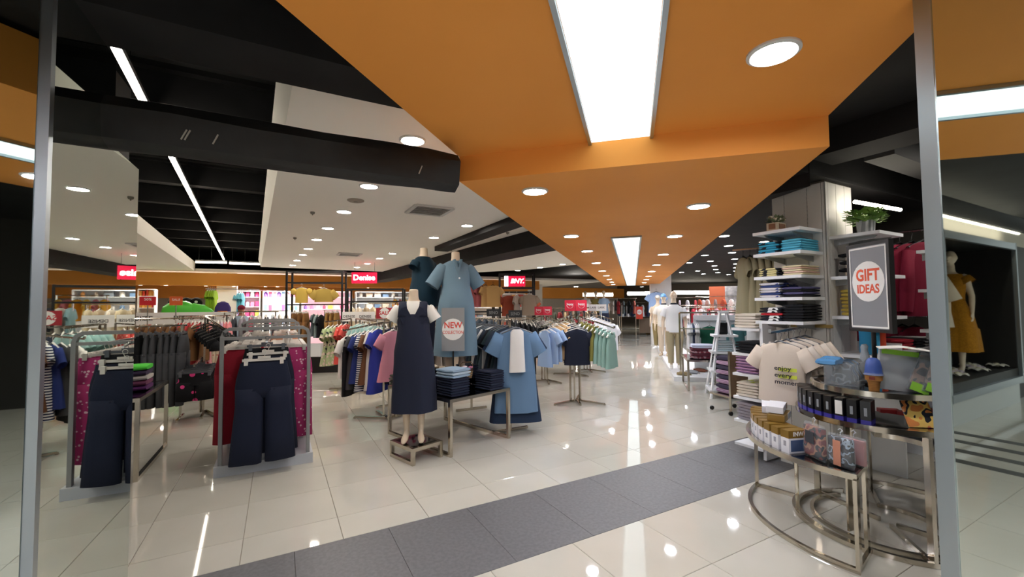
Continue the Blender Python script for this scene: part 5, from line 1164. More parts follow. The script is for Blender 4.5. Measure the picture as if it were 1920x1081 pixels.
# ------------------------------------------------------------------ menswear side: stage, mannequins, ladder shelf
s0 = at(1264, 714)
def rect(p, L, Wd, z0, z1): return [(q.x, q.y) for q in (p, p + VC * Wd, p + VC * Wd + VA * L, p + VA * L)]
mb = MB(); mb.prism(rect(s0, 7.0, .85, 0, .09), 0.0, .09); o = mb.build('display_platform', WHITEM); tag(o, 'long low white platform under the menswear mannequins', 'platform')
WPL = cloth('#dfe0e2'); KHT = cloth('#a79c80'); KH2 = cloth('#8a7a52'); CRP = cloth('#c9b9a4')
for i, (x, Y, tm_, pm_, w_) in enumerate(((1264, 10.05, WPL, KHT, 'white polo shirt and khaki trousers, nearest on the platform'), (1245, 12.6, cloth('#d8d4cc'), CRP, 'pale polo shirt and cream trousers, second on the platform'), (1234, 14.6, cloth('#d3c3ac'), KH2, 'beige shirt and olive trousers, third on the platform'))):
    c = atY(x, 600, Y); m = mannequin('mannequin', f'white mannequin in a {w_}', Vector((c.x, c.y, .092)), 200 + 8 * i, 'm', 1.0)
    wear(m, 'polo_shirt', [(.84, .19, .135), (.95, .185, .13), (1.1, .178, .13), (1.25, .195, .142), (1.34, .21, .125), (1.41, .2, .095), (1.45, .13, .085), (1.485, .085, .075)], tm_, amp=.006, seed=i, sleeves=dict(x=.18, out=.065, drop=.17, r=.075, z=1.38))
    mb = MB(); mb.loft([(0, 0, 1.475), (0, .005, 1.525)], [(.085, .078), (.07, .066)], 16, cap=(False, False)); mb.build('collar', cloth('#30323a') if i < 2 else tm_, m)
    mb = MB()
    mb.loft([(0, 0, .98), (0, 0, .88), (0, 0, .82)], [(.17, .125), (.178, .132), (.175, .13)], 20)
    for sx in (-1, 1): mb.loft([(sx * .098, 0, .86), (sx * .1, 0, .7), (sx * .095, 0, .45), (sx * .088, .01, .12)], [(.095, .115), (.095, .105), (.078, .085), (.062, .068)], 14)
    mb.build('trousers', pm_, m, smooth=True)
    mb = MB()
    for sx in (-1, 1): mb.loft([(sx * .085, .06, .035), (sx * .09, -.04, .045), (sx * .1, -.19, .03), (sx * .1, -.23, .02)], [(.036, .04), (.045, .045), (.045, .03), (.03, .018)], 10, side=Vector((0, 0, 1)))
    mb.build('shoes', (PAPER, mat('#b9a68c', .5), PAPER)[i], m, smooth=True)
    if i:
        mb = MB(); mb.sphere((0, .005, 1.735), (.082, .098, .085), 14, 8); mb.box((0, -.12, 1.72), (.11, .1, .01)); mb.build('cap', cloth('#6f9cc9') if i == 1 else cloth('#d9d4ca'), m, smooth=True)
for i in range(3):
    c = s0 + VA * (.25 + .3 * i) + VC * (.22 + .2 * i); o = thing('sandal_pair', f'{nth(i)} pair of flat shoes standing on the front of the white platform', 'shoes', Vector((c.x, c.y, .091)), .8)
    for sx in (-1, 1):
        mb = MB(); mb.loft([(sx * .06, -.13, .015), (sx * .06, -.06, .03), (sx * .06, .04, .035), (sx * .06, .12, .03)], [(.02, .012), (.042, .028), (.04, .034), (.03, .03)], 10, side=Vector((0, 0, 1))); mb.build('shoe', (cloth('#8a7a58'), cloth('#8f9398'), cloth('#7a4a3a'))[i], o, smooth=True)
# column between the mannequins with a blue shirt
k = atY(1233, 560, 17.0); kz = MB(); kz.box((0, 0, 1.5), (.8, .8, 3.0)); ck = kz.build('wall_column_far', CW, None, loc=Vector((k.x + .25, k.y + .4, 0)), rz=-AZA); ck['kind'] = 'structure'; ck['label'] = 'white column behind the menswear mannequins'
hang('tee', cloth('#8fa9cf'), atY(1230, 541, 16.85), 195, 'pale blue shirt hung high on the column behind the mannequins', 'shirt', None, 'bark', 1.3)
# steel table of maroon knitwear
p0 = at(1290, 733); nest_table(p0, -AZA, .62, .95, .57, 'steel table of maroon knitwear before the white rail panel', loop='y')
stack(p0 + VC * .3 + VA * .3 + Vector((0, 0, .572)), -AZA, 4, [cloth('#6e2f3c', kind='floral', c2='#a08088', scale=24), cloth('#5a2733')], 'maroon knitwear on the steel table', 'knitwear', 'maroon knitwear', .42, .34, .05, 'folded_jumper')
stack(p0 + VC * .3 + VA * .3 + Vector((0, 0, .77)), -AZA, 2, [cloth('#c3c8dc')], 'pale lilac knitwear on the maroon pile', 'knitwear', 'lilac knitwear', .4, .34, .03, 'folded_jumper')
# steel frame rail and white panel unit
fr = thing('clothes_rail', 'square steel frame rail around the white menswear panel', 'clothes rail', at(1277, 706), -AZA - .3)
mb = MB(); mb.path([(0, 0, 0), (0, 0, 1.38), (.02, 0, 1.40), (1.38, 0, 1.40), (1.4, 0, 1.38), (1.4, 0, 0)], .018, 4); mb.build('frame', STEEL, fr)
mb = MB(); mb.bar((0, -.2, .015), (0, .6, .015), .03); mb.build('foot_bar', STEEL, fr); mb = MB(); mb.bar((1.4, -.2, .015), (1.4, .6, .015), .03); mb.build('foot_bar', STEEL, fr); mb = MB(); mb.bar((0, 0, 1.05), (1.4, 0, 1.05), .02); mb.build('rail', STEEL, fr)
pu = thing('panel_unit', 'white freestanding panel unit holding green and white shirts', 'display unit', atY(1300, 600, 9.85).xy.to_3d(), -.25)
bx('back_panel', (.75, .0, .70), (1.5, .04, 1.26), WHITEM, pu); bx('base', (.75, 0, .05), (1.5, .5, .08), WHITEM, pu)
for z in (.55, .95, 1.2): mb = MB(); mb.bar((.05, -.03, z), (1.45, -.03, z), .02); mb.build('cross_rail', GREYM, pu)
hang('polo', cloth('#1f5a45'), atY(1330, 604, 9.5), 188, 'dark green polo shirt with a striped collar on the white panel', 'shirt', None, 'barg', .85)
for i in range(5): hang('tee', (WPL, cloth('#c8ccd4'), cloth('#37415a'), WPL, cloth('#d4d4d4'))[i], atY(1291 + 4 * i, 598, 9.6), 110, f'{nth(i)} pale shirt hung edgewise beside the white panel', 'shirt', 'shirts at the panel end', 'barg', .9)
hang('tee', cloth('#4f7f86'), atY(1378, 600, 9.3), 190, 'teal shirt on the white panel behind the ladder shelf', 'shirt', None, 'barg', .85)
# white ladder shelf
ls = thing('ladder_shelf', 'white A-frame ladder shelf of folded clothes beside the aisle', 'shelf', Vector((3.62, 7.35, 0)), -.28)
Hh = 1.44
for sy in (-1, 1):
    mb = MB(); mb.bar((-.27, sy * .26, 0), (-.05, sy * .02, Hh), .035, .03); mb.build('side_rail', WHITEM, ls)
    mb = MB(); mb.bar((.27, sy * .26, 0), (.05, sy * .02, Hh), .035, .03); mb.build('side_rail', WHITEM, ls)
bx('top_cap', (0, 0, Hh), (.16, .12, .03), WHITEM, ls)
for z, w_ in ((.13, .56), (.45, .50), (.76, .44), (1.04, .38)):
    mb = MB(); mb.box((0, 0, z), (w_, w_ * .92, .035)); mb.build('step_shelf', WHITEM, ls)
base = Vector((3.62, 7.35, 0))
stack(base + Vector((0, 0, .47)), -.28, 6, [BKT], 'black pile on the second step of the ladder shelf', 'clothes', 'black clothes on the ladder shelf', .34, .3, .04)
stack(base + Vector((0, 0, .78)), -.28, 5, [cloth('#a9bcc4'), cloth('#b8c8ce')], 'pale blue pile on the ladder shelf', 'clothes', 'pale blue clothes on the ladder shelf', .24, .24, .035)
o = pouch('dark_bottle_pack', .16, .2, .1, BKB, base + Vector((-.02, 0, 1.06)), -.28, 'black pack on the top step of the ladder shelf', 'pack', hook=False)
o = thing('sandal_pair', 'dark shoes on the lowest step of the ladder shelf', 'shoes', base + Vector((0, 0, .149)), -.5)
for sx in (-1, 1):
    mb = MB(); mb.loft([(sx * .06, -.13, .015), (sx * .06, -.05, .04), (sx * .06, .06, .05), (sx * .06, .12, .04)], [(.02, .012), (.045, .035), (.042, .05), (.03, .04)], 10, side=Vector((0, 0, 1))); mb.build('shoe', cloth('#3d4452'), o, smooth=True)
# brown board trolley
tr_ = thing('board_trolley', 'brown board sided trolley on castors behind the round display', 'trolley', atY(1368, 700, 6.1).xy.to_3d(), .25)
bx('side_board', (.2, 0, .58), (.4, .03, .62), mat('#8f7458', .7, kind='mix', c2='#826850', scale=12), tr_)
mb = MB()
for x in (0, .4): mb.bar((x, 0, .06), (x, 0, .9), .025)
mb.build('frame', STEEL, tr_)
bx('deck', (.2, .2, .25), (.42, .42, .025), STEEL, tr_)
for x in (0, .4):
    for y in (0, .38):
        mb = MB(); mb.lathe([(.01, -.012), (.03, -.012), (.03, .012), (.01, .012)], n=14); w_ = mb.build('castor', BLACKM, tr_, loc=(x, y, .03)); w_.rotation_euler = (pi / 2, 0, 0)
stack(atY(1368, 700, 6.1).xy.to_3d() + Vector((.16, .27, .263)), .25, 8, [cloth('#b89ab0', kind='stripe', c2='#7a5f80', scale=16), cloth('#3a3548')], 'striped lilac pile in the brown trolley', 'clothes', 'clothes in the trolley', .3, .3, .07)

# ------------------------------------------------------------------ children and gifts at the back
def bay(p, q, n_sh, pal, label, seed, z0=.45, zt=2.3, back=mat('#e9d3da', .6), per=7, lit=True):
    v = q - p; L = v.length; t = thing('shelf_bay', label, 'shelf', p, atan2(v.y, v.x), 'shelf bays at the back'); rz = atan2(v.y, v.x); u = v.normalized(); nn = Vector((-u.y, u.x, 0))
    bx('back_panel', (L / 2, .42, zt / 2), (L, .03, zt), back, t)
    for x in (0, L): bx('side_panel', (x, .21, zt / 2), (.03, .42, zt), WHITEM, t)
    bx('top_panel', (L / 2, .21, zt), (L, .42, .04), WHITEM, t)
    rnd = random.Random(seed)
    for s_ in range(n_sh):
        z = z0 + (zt - z0 - .25) * s_ / max(1, n_sh - 1)
        bx('shelf_board', (L / 2, .22, z), (L - .04, .38, .025), WHITEM, t)
        for i in range(per):
            x = L * (i + .6) / (per + .2); h = rnd.uniform(.14, .24)
            pos = p + u * x + nn * .17 + Vector((0, 0, z + .0135)); m = mat(rnd.choice(pal), .5)
            k_ = rnd.random(); mb = MB()
            if k_ < .6: mb.box((0, 0, h / 2), (L / per * .72, .16, h)); nm_ = 'gift_box'
            else: mb.lathe([(h * .3, 0), (h * .34, .01), (h * .34, h * .75), (h * .2, h * .85), (h * .2, h)], n=10); nm_ = 'storage_jar'
            o = mb.build(nm_, m, None, loc=pos, rz=rz); tag(o, f'{nth(i)} colourful item on shelf {ORD[s_]} of the {label.split(" of ")[0]}', 'gift', f'items in the {label.split(" of ")[0]}')
    return t
PK = ['#e27aa0', '#d9547f', '#f0b8cc', '#8f6fc0', '#e8d15a', '#7fb3d8', '#c8447a', '#f3e3ea']
dB = 20.6
def bq(x, d): b = d * tan(atan2(x - 960, F) + R(28.7)); return bd(b, d)
bay(bq(440, dB), bq(487, dB), 5, PK, 'narrow pink bay of bright jars and boxes at the back', 1, per=5)
bay(bq(493, dB), bq(560, dB), 3, ['#e9a0b8', '#d86a90', '#e6cf7a', '#8fb8e0', '#f0d0d8', '#9a6fc8'], 'wide white lit bay of pink toys behind the trousers', 2, z0=.9, back=mat('#ffffff', .6, emit=.55), per=8)  # back panel glows by its material, standing in for shelf lighting
bay(bq(566, dB), bq(660, dB), 4, PK, 'long pink bay of toys behind the yellow blouses', 3, per=8, back=mat('#f0c6d2', .6, emit=.25))  # shelf lighting put into the pink back panel as a faint glow
bay(bq(668, dB), bq(790, dB), 4, ['#7f8894', '#c9b8a8', '#d9d4cc', '#8a5a4a', '#e0a060', '#5f7a9a'], 'grey bay of mixed homeware behind the second black frame', 4, per=8, back=mat('#d5d9de', .6))
bay(bq(258, 19.6), bq(289, 19.6), 4, ['#c9452f', '#d8a04a', '#b8323a', '#e0b060'], 'small bay of red and amber goods next to the column mirror', 5, z0=.8, per=5, back=mat('#efe2d4', .6))
bay(bq(880, 22), bq(985, 22), 4, ['#b8483a', '#d9cdbd', '#6f7a88', '#e0a050', '#8fa0b0', '#f0e8e0'], 'bay of mixed goods behind the red brand sign', 6, per=8, back=mat('#d8cfc4', .6))
for i, (x, d) in enumerate(((300, 19.6), (380, 20), (470, 20), (530, 20), (610, 20), (720, 20), (830, 20.5), (930, 21), (1080, 24))):
    downlight(bq(x, d) + Vector((0, 0, 2.898)), .19, f'{nth(i)} downlight beyond the orange fascia', 'downlights beyond the fascia', DISC)  # lamps added to brighten the dim back of the shop
kb = bq(426, 19.2); mb = MB(); mb.box((0, 0, 1.45), (.62, .6, 2.9)); o = mb.build('wall_column_back', CW, None, loc=kb, rz=GR); o['kind'] = 'structure'; o['label'] = 'white column between the green cushion and the pink bay'
kb2 = bq(1003, 22.5); mb = MB(); mb.box((0, 0, 1.45), (.7, .6, 2.9)); o = mb.build('wall_column_aisle', CW, None, loc=kb2, rz=GR); o['kind'] = 'structure'; o['label'] = 'white column behind the red smile cards'
hang('tee', cloth('#dd7a5f'), bq(999, 21.9) + Vector((0, 0, 2.15)), 165, 'coral tee hung on the far white column', 'shirt', None, 'barw', 1.5)
# low wall unit with green cushions and caps
ub0, ub1 = bq(300, 17.5), bq(412, 17.5)
u_ = thing('low_unit', 'long low cream unit carrying green cushions and black caps', 'display unit', ub0, GR); L = (ub1 - ub0).length
bx('body', (L / 2, .33, .62), (L, .66, 1.24), mat('#cfc9bd', .6), u_); bx('top_board', (L / 2, .25, 1.255), (L + .04, .9, .03), WHITEM, u_)
LG = mat('#63e34f', .45); uu = (ub1 - ub0).normalized()
for i, (x, r_) in enumerate(((343, .52), (374, .42))):
    mb = MB(); mb.loft([(-r_ * .95, 0, r_ * .25), (-r_ * .8, 0, r_ * .4), (-r_ * .3, 0, r_ * .62), (r_ * .2, 0, r_ * .55), (r_ * .7, 0, r_ * .38), (r_ * .95, 0, r_ * .2)], [(r_ * .2, r_ * .25), (r_ * .42, r_ * .45), (r_ * .6, r_ * .55), (r_ * .52, r_ * .5), (r_ * .35, r_ * .4), (r_ * .18, r_ * .2)], 14)
    c = bq(x, 17.68); o = mb.build('green_cushion', LG, None, loc=c + Vector((0, 0, 1.27)), rz=GR, smooth=True); tag(o, f'{("larger", "smaller")[i]} bright green plush cushion on the cream unit', 'cushion')
for i, x in enumerate((327, 349, 368, 384)):
    t = thing('cap', f'{nth(i)} black cap with a white mark on the green cushions', 'cap', bq(x, 17.98) + Vector((0, 0, 1.27)), GR + .1, 'black caps'); cm_ = BLK if i < 3 else cloth('#6f7f86')
    mb = MB(); mb.lathe([(.02, 0), (.03, 1e-3), (.03, .44 if i < 3 else .2)], n=8); mb.build('stand', PLASTG, t); zz = .44 if i < 3 else .2
    mb = MB(); mb.loft([(0, 0, zz), (0, 0, zz + .1), (0, .0, zz + .2), (0, .02, zz + .26)], [(.18, .18), (.18, .18), (.14, .14), (.05, .05)], 16); mb.build('crown', cm_, t, smooth=True)
    mb = MB(); mb.loft([(0, -.15, zz + .03), (0, -.23, zz + .025), (0, -.31, zz + .0)], [(.155, .01), (.145, .01), (.09, .008)], 12, side=Vector((0, 0, 1))); mb.build('peak', cm_, t, smooth=True)
    mb = MB(); disc(mb, (0, -.182, zz + .11), .045); mb.build('badge', PAPER, t)
rk = thing('backpack', 'violet childrens backpack with an orange pocket on the cream unit', 'backpack', bq(418, 17.6) + Vector((0, 0, 1.27)), GR)
mb = MB(); mb.loft([(0, 0, 0), (0, 0, .1), (0, 0, .35), (0, 0, .5), (0, .02, .56)], [(.22, .12), (.24, .14), (.23, .13), (.16, .1), (.05, .04)], 14, 3); mb.build('bag', cloth('#4d3f86'), rk, smooth=True)
mb = MB(); mb.loft([(0, -.12, .02), (0, -.14, .1), (0, -.12, .24)], [(.15, .05), (.16, .06), (.14, .03)], 12, 3); mb.build('pocket', cloth('#b8673a'), rk, smooth=True)
LIM = cloth('#a3c93a'); AQ = cloth('#5fa8bf')
for i in range(4):
    hang('tee', LIM, bq(390 + 4 * i, 18.0) + Vector((0, 0, 2.35)), 66, f'{nth(i)} lime green shirt hung above the cream unit', 'shirt', 'lime shirts', 'barw', 1.15)
    hang('tee', AQ, bq(442 + 4 * i, 19.2) + Vector((0, 0, 2.3)), 66, f'{nth(i)} aqua shirt hung before the pink bay', 'shirt', 'aqua shirts', 'barw', 1.15)
two = thing('wall_rail', 'thin rail of lime and aqua shirts over the cream unit', 'rail', bq(385, 17.98) + Vector((0, 0, 2.27)), GR); mb = MB(); mb.bar((0, 0, 0), (1.6, 0, 0), .03); mb.bar((1.3, 0, 0), (1.3, .95, 0), .03); mb.bar((1.3, .95, 0), (2.4, 1.2, 0), .03); mb.build('arm', CHROME, two)
# a shopper among the rails
ps_ = thing('person', 'person in a pale blue shirt and maroon cap bending among the rails', 'person', atY(452, 640, 11.2).xy.to_3d(), .5)
mb = MB()
for sx in (-1, 1): mb.loft([(sx * .08, 0, .88), (sx * .08, .0, .5), (sx * .08, .02, .05)], [(.085, .09), (.06, .065), (.045, .05)], 10); mb.loft([(sx * .08, .05, .04), (sx * .08, -.14, .03)], [(.04, .04), (.035, .025)], 8, side=Vector((0, 0, 1)))
mb.loft([(0, 0, .84), (0, 0, .98), (0, -.03, 1.18), (0, -.07, 1.34), (0, -.09, 1.4), (0, -.10, 1.46)], [(.16, .11), (.16, .11), (.175, .12), (.17, .1), (.08, .07), (.05, .05)], 14)
mb.sphere((0, -.12, 1.54), (.075, .09, .105), 14, 10)
for sx in (-1, 1):
    mb.loft([(sx * .16, -.06, 1.33), (sx * .22, -.1, 1.1), (sx * .18, -.28, 1.0)], [(.05, .05), (.04, .04), (.028, .028)], 10); mb.loft([(sx * .18, -.28, 1.0), (sx * .16, -.37, 1.0)], [(.03, .018), (.02, .015)], 8)
link('body', fuse(mb, 'body', mat('#a9745a', .6), .014), ps_)
wear(ps_, 'shirt', [(.86, .19, .14), (1.0, .18, .13, -.01), (1.18, .195, .14, -.03), (1.32, .19, .12, -.065), (1.39, .11, .09, -.09)], cloth('#a9bdd0'), amp=.006)
wear(ps_, 'trousers', [(.06, .15, .1), (.5, .17, .11), (.9, .18, .125)], NVY, amp=.004)
mb = MB(); mb.sphere((0, -.115, 1.59), (.088, .1, .085), 14, 8); mb.box((0, -.23, 1.58), (.12, .1, .012)); mb.build('cap', cloth('#7d1f33'), ps_, smooth=True)
# ------------------------------------------------------------------ rails and tables further down the shop
rnd = random.Random(11)
def far_rail(x, Y, L, az, mats_, label, kind='tee', z=1.5, n=8, sc=1.0, cat='clothes', face=None):
    c = atY(x, 600, Y).xy.to_3d(); d = Vector((sin(R(az)), cos(R(az)), 0)); a, b = c - d * L / 2, c + d * L / 2
    two_post_rail(a, b, z, 'steel clothes rail ' + label)
    for i in range(n):
        hang(kind, mats_[i % len(mats_)], a.lerp(b, (i + .5) / n) + Vector((0, 0, z - .01)), (face if face is not None else az) + rnd.uniform(-8, 8), f'{nth(i)} garment on the rail {label}', cat, f'garments {label}', 'barw', sc, child=(Y < 13))
c_ = lambda *h: [cloth(x) for x in h]
far_rail(470, 9.6, 1.1, 61, c_('#c9c2ba', '#3a3d46', '#8d8790', '#b05a6a'), 'of greys left of the yellow blouses', n=7)
far_rail(395, 11.0, 1.2, 61, c_('#17181c', '#23252e', '#3a3d46'), 'of black clothes behind the coral dresses', 'dress', n=8, z=1.45)
far_rail(505, 12.5, 1.4, 61, c_('#d9cfc6', '#a9b4bd', '#e0d8d0'), 'of pale tops behind the person', n=8)
far_rail(700, 12.6, 1.4, 62, c_('#d8c9a8', '#e2d9c9', '#b9a88c'), 'of cream dresses under the second black frame', 'dress', n=7, z=1.7)
far_rail(650, 15.5, 1.6, 61, c_('#4a4f5c', '#8f97a3', '#c9ccd2'), 'of grey tops far behind the black frames', n=8)
far_rail(800, 13.5, 1.6, 61, c_('#7fa0a8', '#c9c2b8', '#2a2d36', '#9fb0b8'), 'of mixed tops behind the dressed mannequins', n=9, z=1.75)
far_rail(765, 16.5, 1.2, 61, c_('#e0a83a', '#d98a9a', '#f0d060'), 'of yellow and pink tops behind the teal mannequin', n=6, z=2.0)
far_rail(1075, 13.0, 1.3, 100, c_('#5f6a58', '#8d2f35', '#c9b48a', '#3f4450'), 'of earth tones behind the white tees', n=8)
far_rail(1090, 16.0, 1.6, 95, c_('#3a3d46', '#8a5a48', '#b8a088', '#6d7a86'), 'of dark tops two rows behind the white tees', n=8)
far_rail(1150, 20.5, 2.2, 100, c_('#b03a44', '#5f6a6a', '#17181c', '#c46a5a', '#d9d0c4'), 'of red and grey tops at the aisle end', n=9, z=1.9)
far_rail(1196, 22.5, 1.8, 100, c_('#d8e0e8', '#e8e8ec', '#2a3550'), 'of white shirts at the aisle end', n=7, z=1.7)
far_rail(1120, 24.5, 2.4, 95, c_('#c08a6a', '#8a3038', '#d9cfc6', '#3a3540'), 'of rust tops farthest down the shop', n=8, z=2.0)
far_rail(1300, 14.5, 2.2, 106, c_('#c9354a', '#e0dcd8', '#b8404a', '#d8a0a8'), 'of red and white tops behind the menswear panel', n=9, z=1.55)
far_rail(1345, 12.5, 1.8, 106, c_('#e4e0dc', '#c9b0b4', '#8a8f98', '#d8d4d0'), 'of pale tops behind the ladder shelf', n=8, z=1.5)
far_rail(1395, 10.0, 1.6, 106, c_('#b8433c', '#7a7f86', '#e0d4cc', '#c8685a'), 'of red tops behind the trolley', n=8, z=1.42)
far_rail(1290, 19.5, 3.0, 106, c_('#d8d0d0', '#c84a50', '#e8e0dc', '#b0a0a8'), 'of mixed tops under the far tube lights', n=9, z=1.9)
far_rail(1365, 17.5, 2.4, 106, c_('#d05a3a', '#e8ddd4', '#9a8a88'), 'of orange and white tops in the far department', n=8, z=1.9)
far_rail(1640, 7.0, 1.5, 61, c_('#2a2d36', '#5a3040', '#3a3d46'), 'of dark tops behind the gift shelves', n=7)
# jeans table and its boards at the end of the aisle
ja = atY(1160, 620, 23.0).xy.to_3d(); jt = thing('display_table', 'wide table of folded jeans at the end of the aisle', 'table', ja, -.25)
bx('table_top', (1.0, .4, .98), (2.1, .9, .05), mat('#9a9a9c', .4), jt)
for x in (.05, 1.95): bx('leg', (x, .05, .48), (.06, .06, .96), STEEL, jt); bx('leg', (x, .75, .48), (.06, .06, .96), STEEL, jt)
bx('low_shelf', (1.0, .4, .3), (1.9, .8, .04), mat('#2a2d33', .5), jt); bx('front_board', (1.45, -.02, .5), (.8, .04, .8), mat('#7d6a58', .7), jt)
for i in range(7): stack(ja + Vector((.15 + .29 * i, .12 - .07 * i, 1.007)), -.25, 3, [cloth(('#34507c', '#22304f', '#4f6f9a', '#c3a8b0', '#b05060', '#3c5a80', '#26385a')[i])], f'folded jeans pile {ORD[i]} along the far jeans table', 'jeans', 'jeans on the far table', .26, .3, .07, 'folded_jeans')
hang('wide', cloth('#8a7048'), atY(1221, 597, 23.2), 195, 'brown trousers hung at the end of the far jeans table', 'trousers', None, 'clipw', 1.2)
sign(atY(1199, 592, 21.5) - Vector((0, 0, .15)), R(5), .34, .62, mat('#d8432c', .5), 'orange red sale card with a white circle at the end of the aisle', [('SALE', .1, 0, .04, mat('#d8432c', .5), .02)], .95, circle=(.13, .06, PAPER))
sign(atY(1098, 581, 16.5) - Vector((0, 0, .1)), R(5), .24, .34, PAPER, 'small white card with a red print behind the red smile cards', [('SALE', .07, 0, .0, mat('#d8432c', .5), .02)], 1.2)
for i, (x, Y, m_, w_) in enumerate(((1118, 19.0, cloth('#8a8048'), 'olive'), (1133, 18.4, cloth('#7f93a8'), 'slate blue'), (1098, 18.8, cloth('#c9c4bc'), 'cream'))):
    c = atY(x, 600, Y); m = mannequin('mannequin', f'far mannequin in a {w_} top standing on a block down the aisle', Vector((c.x, c.y, .45)), 185, 'fh', 1.0)
    wear(m, 'top', [(.80, .20, .15), (1.04, .16, .125), (1.22, .175, .145), (1.32, .18, .125), (1.39, .18, .095), (1.43, .11, .08)], m_, amp=.006, sleeves=dict(out=.06, drop=.15, r=.07))
    wear(m, 'skirt', [(.3, .26, .2), (.6, .22, .17), (.86, .185, .135)], NVY, amp=.012)
    o = bx('mannequin_block', (0, 0, .224), (.5, .5, .448), WHITEM, None, loc=Vector((c.x, c.y, 0))); tag(o, f'white block under the far mannequin in {w_}', 'plinth')
sm = thing('orange_board', 'orange board with a white printed panel in the far department', 'board', atY(1352, 590, 18.5).xy.to_3d(), -.2)
bx('board', (0, 0, 1.6), (.9, .05, 1.5), mat('#cf6a43', .6), sm); bx('printed_panel', (.55, -.03, 1.75), (.75, .02, 1.2), mat('#d9d2cc', .6, kind='mix', c2='#8a8684', scale=3), sm)
for x in (-.4, .4): mb = MB(); mb.bar((x, .03, 0), (x, .03, 2.2), .04); mb.build('post', GREYM, sm)
# ------------------------------------------------------------------ window display mirrored in the right mirror
DSP = mat('#131211', .5); b0_, b1_, d0_, d1_ = -6.5, -3.62, 2.12, 2.9
wd = thing('display_window', 'black lined window display with aluminium trim across the entrance', 'display case', bd(b0_, d0_, 0), GR); L = b1_ - b0_; Dp = d1_ - d0_
bx('base', (L / 2, Dp / 2, .15), (L, Dp, .3), mat('#b9bdba', .3), wd); bx('stage_floor', (L / 2, Dp / 2, .415), (L, Dp, .23), DSP, wd)
bx('back_panel', (L / 2, Dp - .02, 1.4), (L, .04, 2.2), DSP, wd); bx('side_panel', (.02, Dp / 2, 1.4), (.04, Dp, 2.2), DSP, wd); bx('top_panel', (L / 2, Dp / 2, 2.46), (L, Dp, .06), DSP, wd)
for z in (.36, 2.44): mb = MB(); mb.box((L / 2, -.02, z), (L + .08, .05, .1)); mb.build('trim_bar', ALU, wd)
for x in (-.02, L + .02): mb = MB(); mb.box((x, -.02, 1.4), (.05, .05, 2.2)); mb.build('trim_bar', ALU, wd)
wallbox('wall_window_top', -9, -2.2, 2.2, 3.0, 2.5, 2.88, mat('#cfc8ba', .7), 'cream band above the window display')
wallbox('wall_window_side', -9, -6.6, 2.2, 3.0, 0, 2.5, mat('#3a3a38', .6), 'dark wall beside the window display')
tube('tube_light', bd(-6.4, 2.02, 2.63), bd(-2.9, 2.02, 2.63), 'bright tube light along the top of the window display', 'tube lights by the window', .014, back=False)
ym = mannequin('mannequin', 'bald white mannequin in a mustard yellow dress inside the window display', bd(-5.2, 2.48, .532), 61.3, 'fh', 1.03)
YL = cloth('#b57c1c', kind='mix', c2='#a06a14', scale=60)
wear(ym, 'bodice', [(1.0, .135, .105), (1.12, .14, .108), (1.22, .165, .135), (1.32, .17, .115), (1.385, .17, .088), (1.42, .12, .075)], YL, amp=.004, sleeves=dict(out=.05, drop=.07, r=.075))
wear(ym, 'skirt', [(.30, .28, .23), (.36, .275, .225), (.62, .255, .21), (.64, .235, .195), (.8, .215, .175), (.95, .165, .13), (1.04, .135, .105)], YL, amp=.018, seed=3)
mb = MB(); mb.loft([(0, 0, 1.0), (0, 0, 1.05)], [(.142, .112), (.14, .11)], 18, cap=(False, False)); mb.box((.0, .13, .9), (.05, .02, .25)); mb.build('waist_tie', cloth('#94640f'), ym)
wm2 = mannequin('mannequin', 'second mannequin in a cream cardigan at the column end of the window display', bd(-4.22, 2.46, .532), 80, 'fh', 1.0)
wear(wm2, 'cardigan', [(.7, .25, .19), (1.0, .22, .17), (1.2, .21, .16), (1.33, .2, .13), (1.39, .18, .095), (1.43, .1, .08)], cloth('#cfc3b0'), amp=.012, seed=5, sleeves=dict(out=.12, drop=.3, r=.085))
wear(wm2, 'trousers', [(.12, .2, .14), (.5, .2, .14), (.85, .19, .14)], cloth('#d8cfbf'), amp=.008)
for i in range(7):
    t = thing('paper_flower', f'{nth(i)} pale paper flower on the floor of the window display', 'flower', bd(-4.6 - .28 * i, 2.3 + .12 * (i % 3), .532), i, 'paper flowers in the window')
    for k_ in range(7):
        mb = MB(); a = k_ * .9; mb.loft([(0, 0, .02), (.05, 0, .035), (.10, 0, .05), (.13, 0, .03)], [(.01, .004), (.035, .008), (.035, .008), (.008, .004)], 8, side=Vector((0, 0, 1)));  q = mb.build('petal', mat(('#d9d4c8', '#cbbccb', '#e2ded2')[i % 3], .7), t, rz=a)
    mb = MB(); mb.sphere((0, 0, .04), .035, 8, 6); mb.build('heart', mat('#c9c2a8', .7), t)
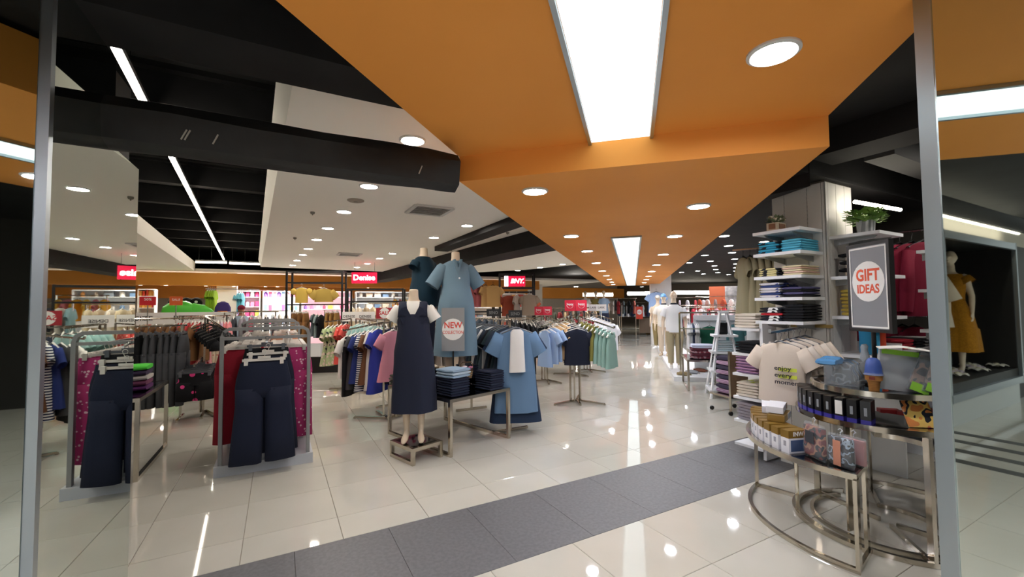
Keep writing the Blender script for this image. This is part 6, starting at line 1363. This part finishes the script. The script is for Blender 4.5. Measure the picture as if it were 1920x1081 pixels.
# dark grip strips let into the floor before the window
for i in range(4):
    bq0 = -2.12 - .42 * i
    mb = MB(); mb.prism([tuple(bd(b, d).xy) for b, d in ((bq0 - .13, .2), (bq0, .2), (bq0, 2.3), (bq0 - .13, 2.3))], -.004, .003); mb.build('grip_strip', mat('#3d3d3b', .6), floor)
# ------------------------------------------------------------------ small ceiling fittings
def vent(p, s_, label):
    t = thing('ceiling_vent', label, 'vent', p, GR, 'vents in the white ceiling')
    mb = MB()
    for x, y, sx, sy in ((0, -s_ / 2, s_, .05), (0, s_ / 2, s_, .05), (-s_ / 2, 0, .05, s_), (s_ / 2, 0, .05, s_)): mb.box((x, y, -.012), (sx, sy, .024))
    mb.build('frame', RINGW, t); bx('backing', (0, 0, -.002), (s_, s_, .004), BLACKM, t)
    n = 7
    for i in range(n): mb = MB(); mb.box((0, -s_ / 2 + s_ * (i + .5) / n, -.012), (s_ * .92, .035, .006), tilt=(.5, 'X')); mb.build('slat', RINGW, t)
vent(at(805, 393, ZW) - Vector((0, 0, .001)), .5, 'square slatted air vent in the white ceiling near the orange ceiling')
vent(at(655, 476, ZW) - Vector((0, 0, .001)), .5, 'second square air vent far back in the white ceiling')
def knob(p, r, h, label, m, name):
    t = thing(name, label, 'ceiling fitting', p, 0); mb = MB(); mb.lathe([(r, 0), (r, -h * .5), (r * .8, -h), (.001, -h)], n=18); mb.build('cover', m, t, smooth=True)
    mb = MB(); mb.lathe([(r * .25, -h), (r * .25, -h * 1.4), (r * .1, -h * 1.6)], n=10); mb.build('tip', m, t)
knob(at(667, 375, ZW), .1, .02, 'flat grey round speaker cover in the white ceiling', mat('#9b958b', .7), 'ceiling_speaker')
for i, (x, y) in enumerate(((586, 397), (553, 445), (952, 435), (846, 467))): knob(at(x, y, ZW), .03, .03, f'{nth(i)} small sprinkler head under the white ceiling', mat('#7d786f', .5), 'sprinkler_head')
for i, (b, d) in enumerate(((5.3, .7), (6.3, 1.0), (3.3, .35), (5.8, 2.3), (3.2, 1.0))):
    if i < 4: downlight(bd(b, d, 3.058), .1, f'{nth(i)} downlight over the corner by the mirror wall', 'downlights over the mirror corner', DISC)  # unseen lamps added to brighten the column and the shelves beside it
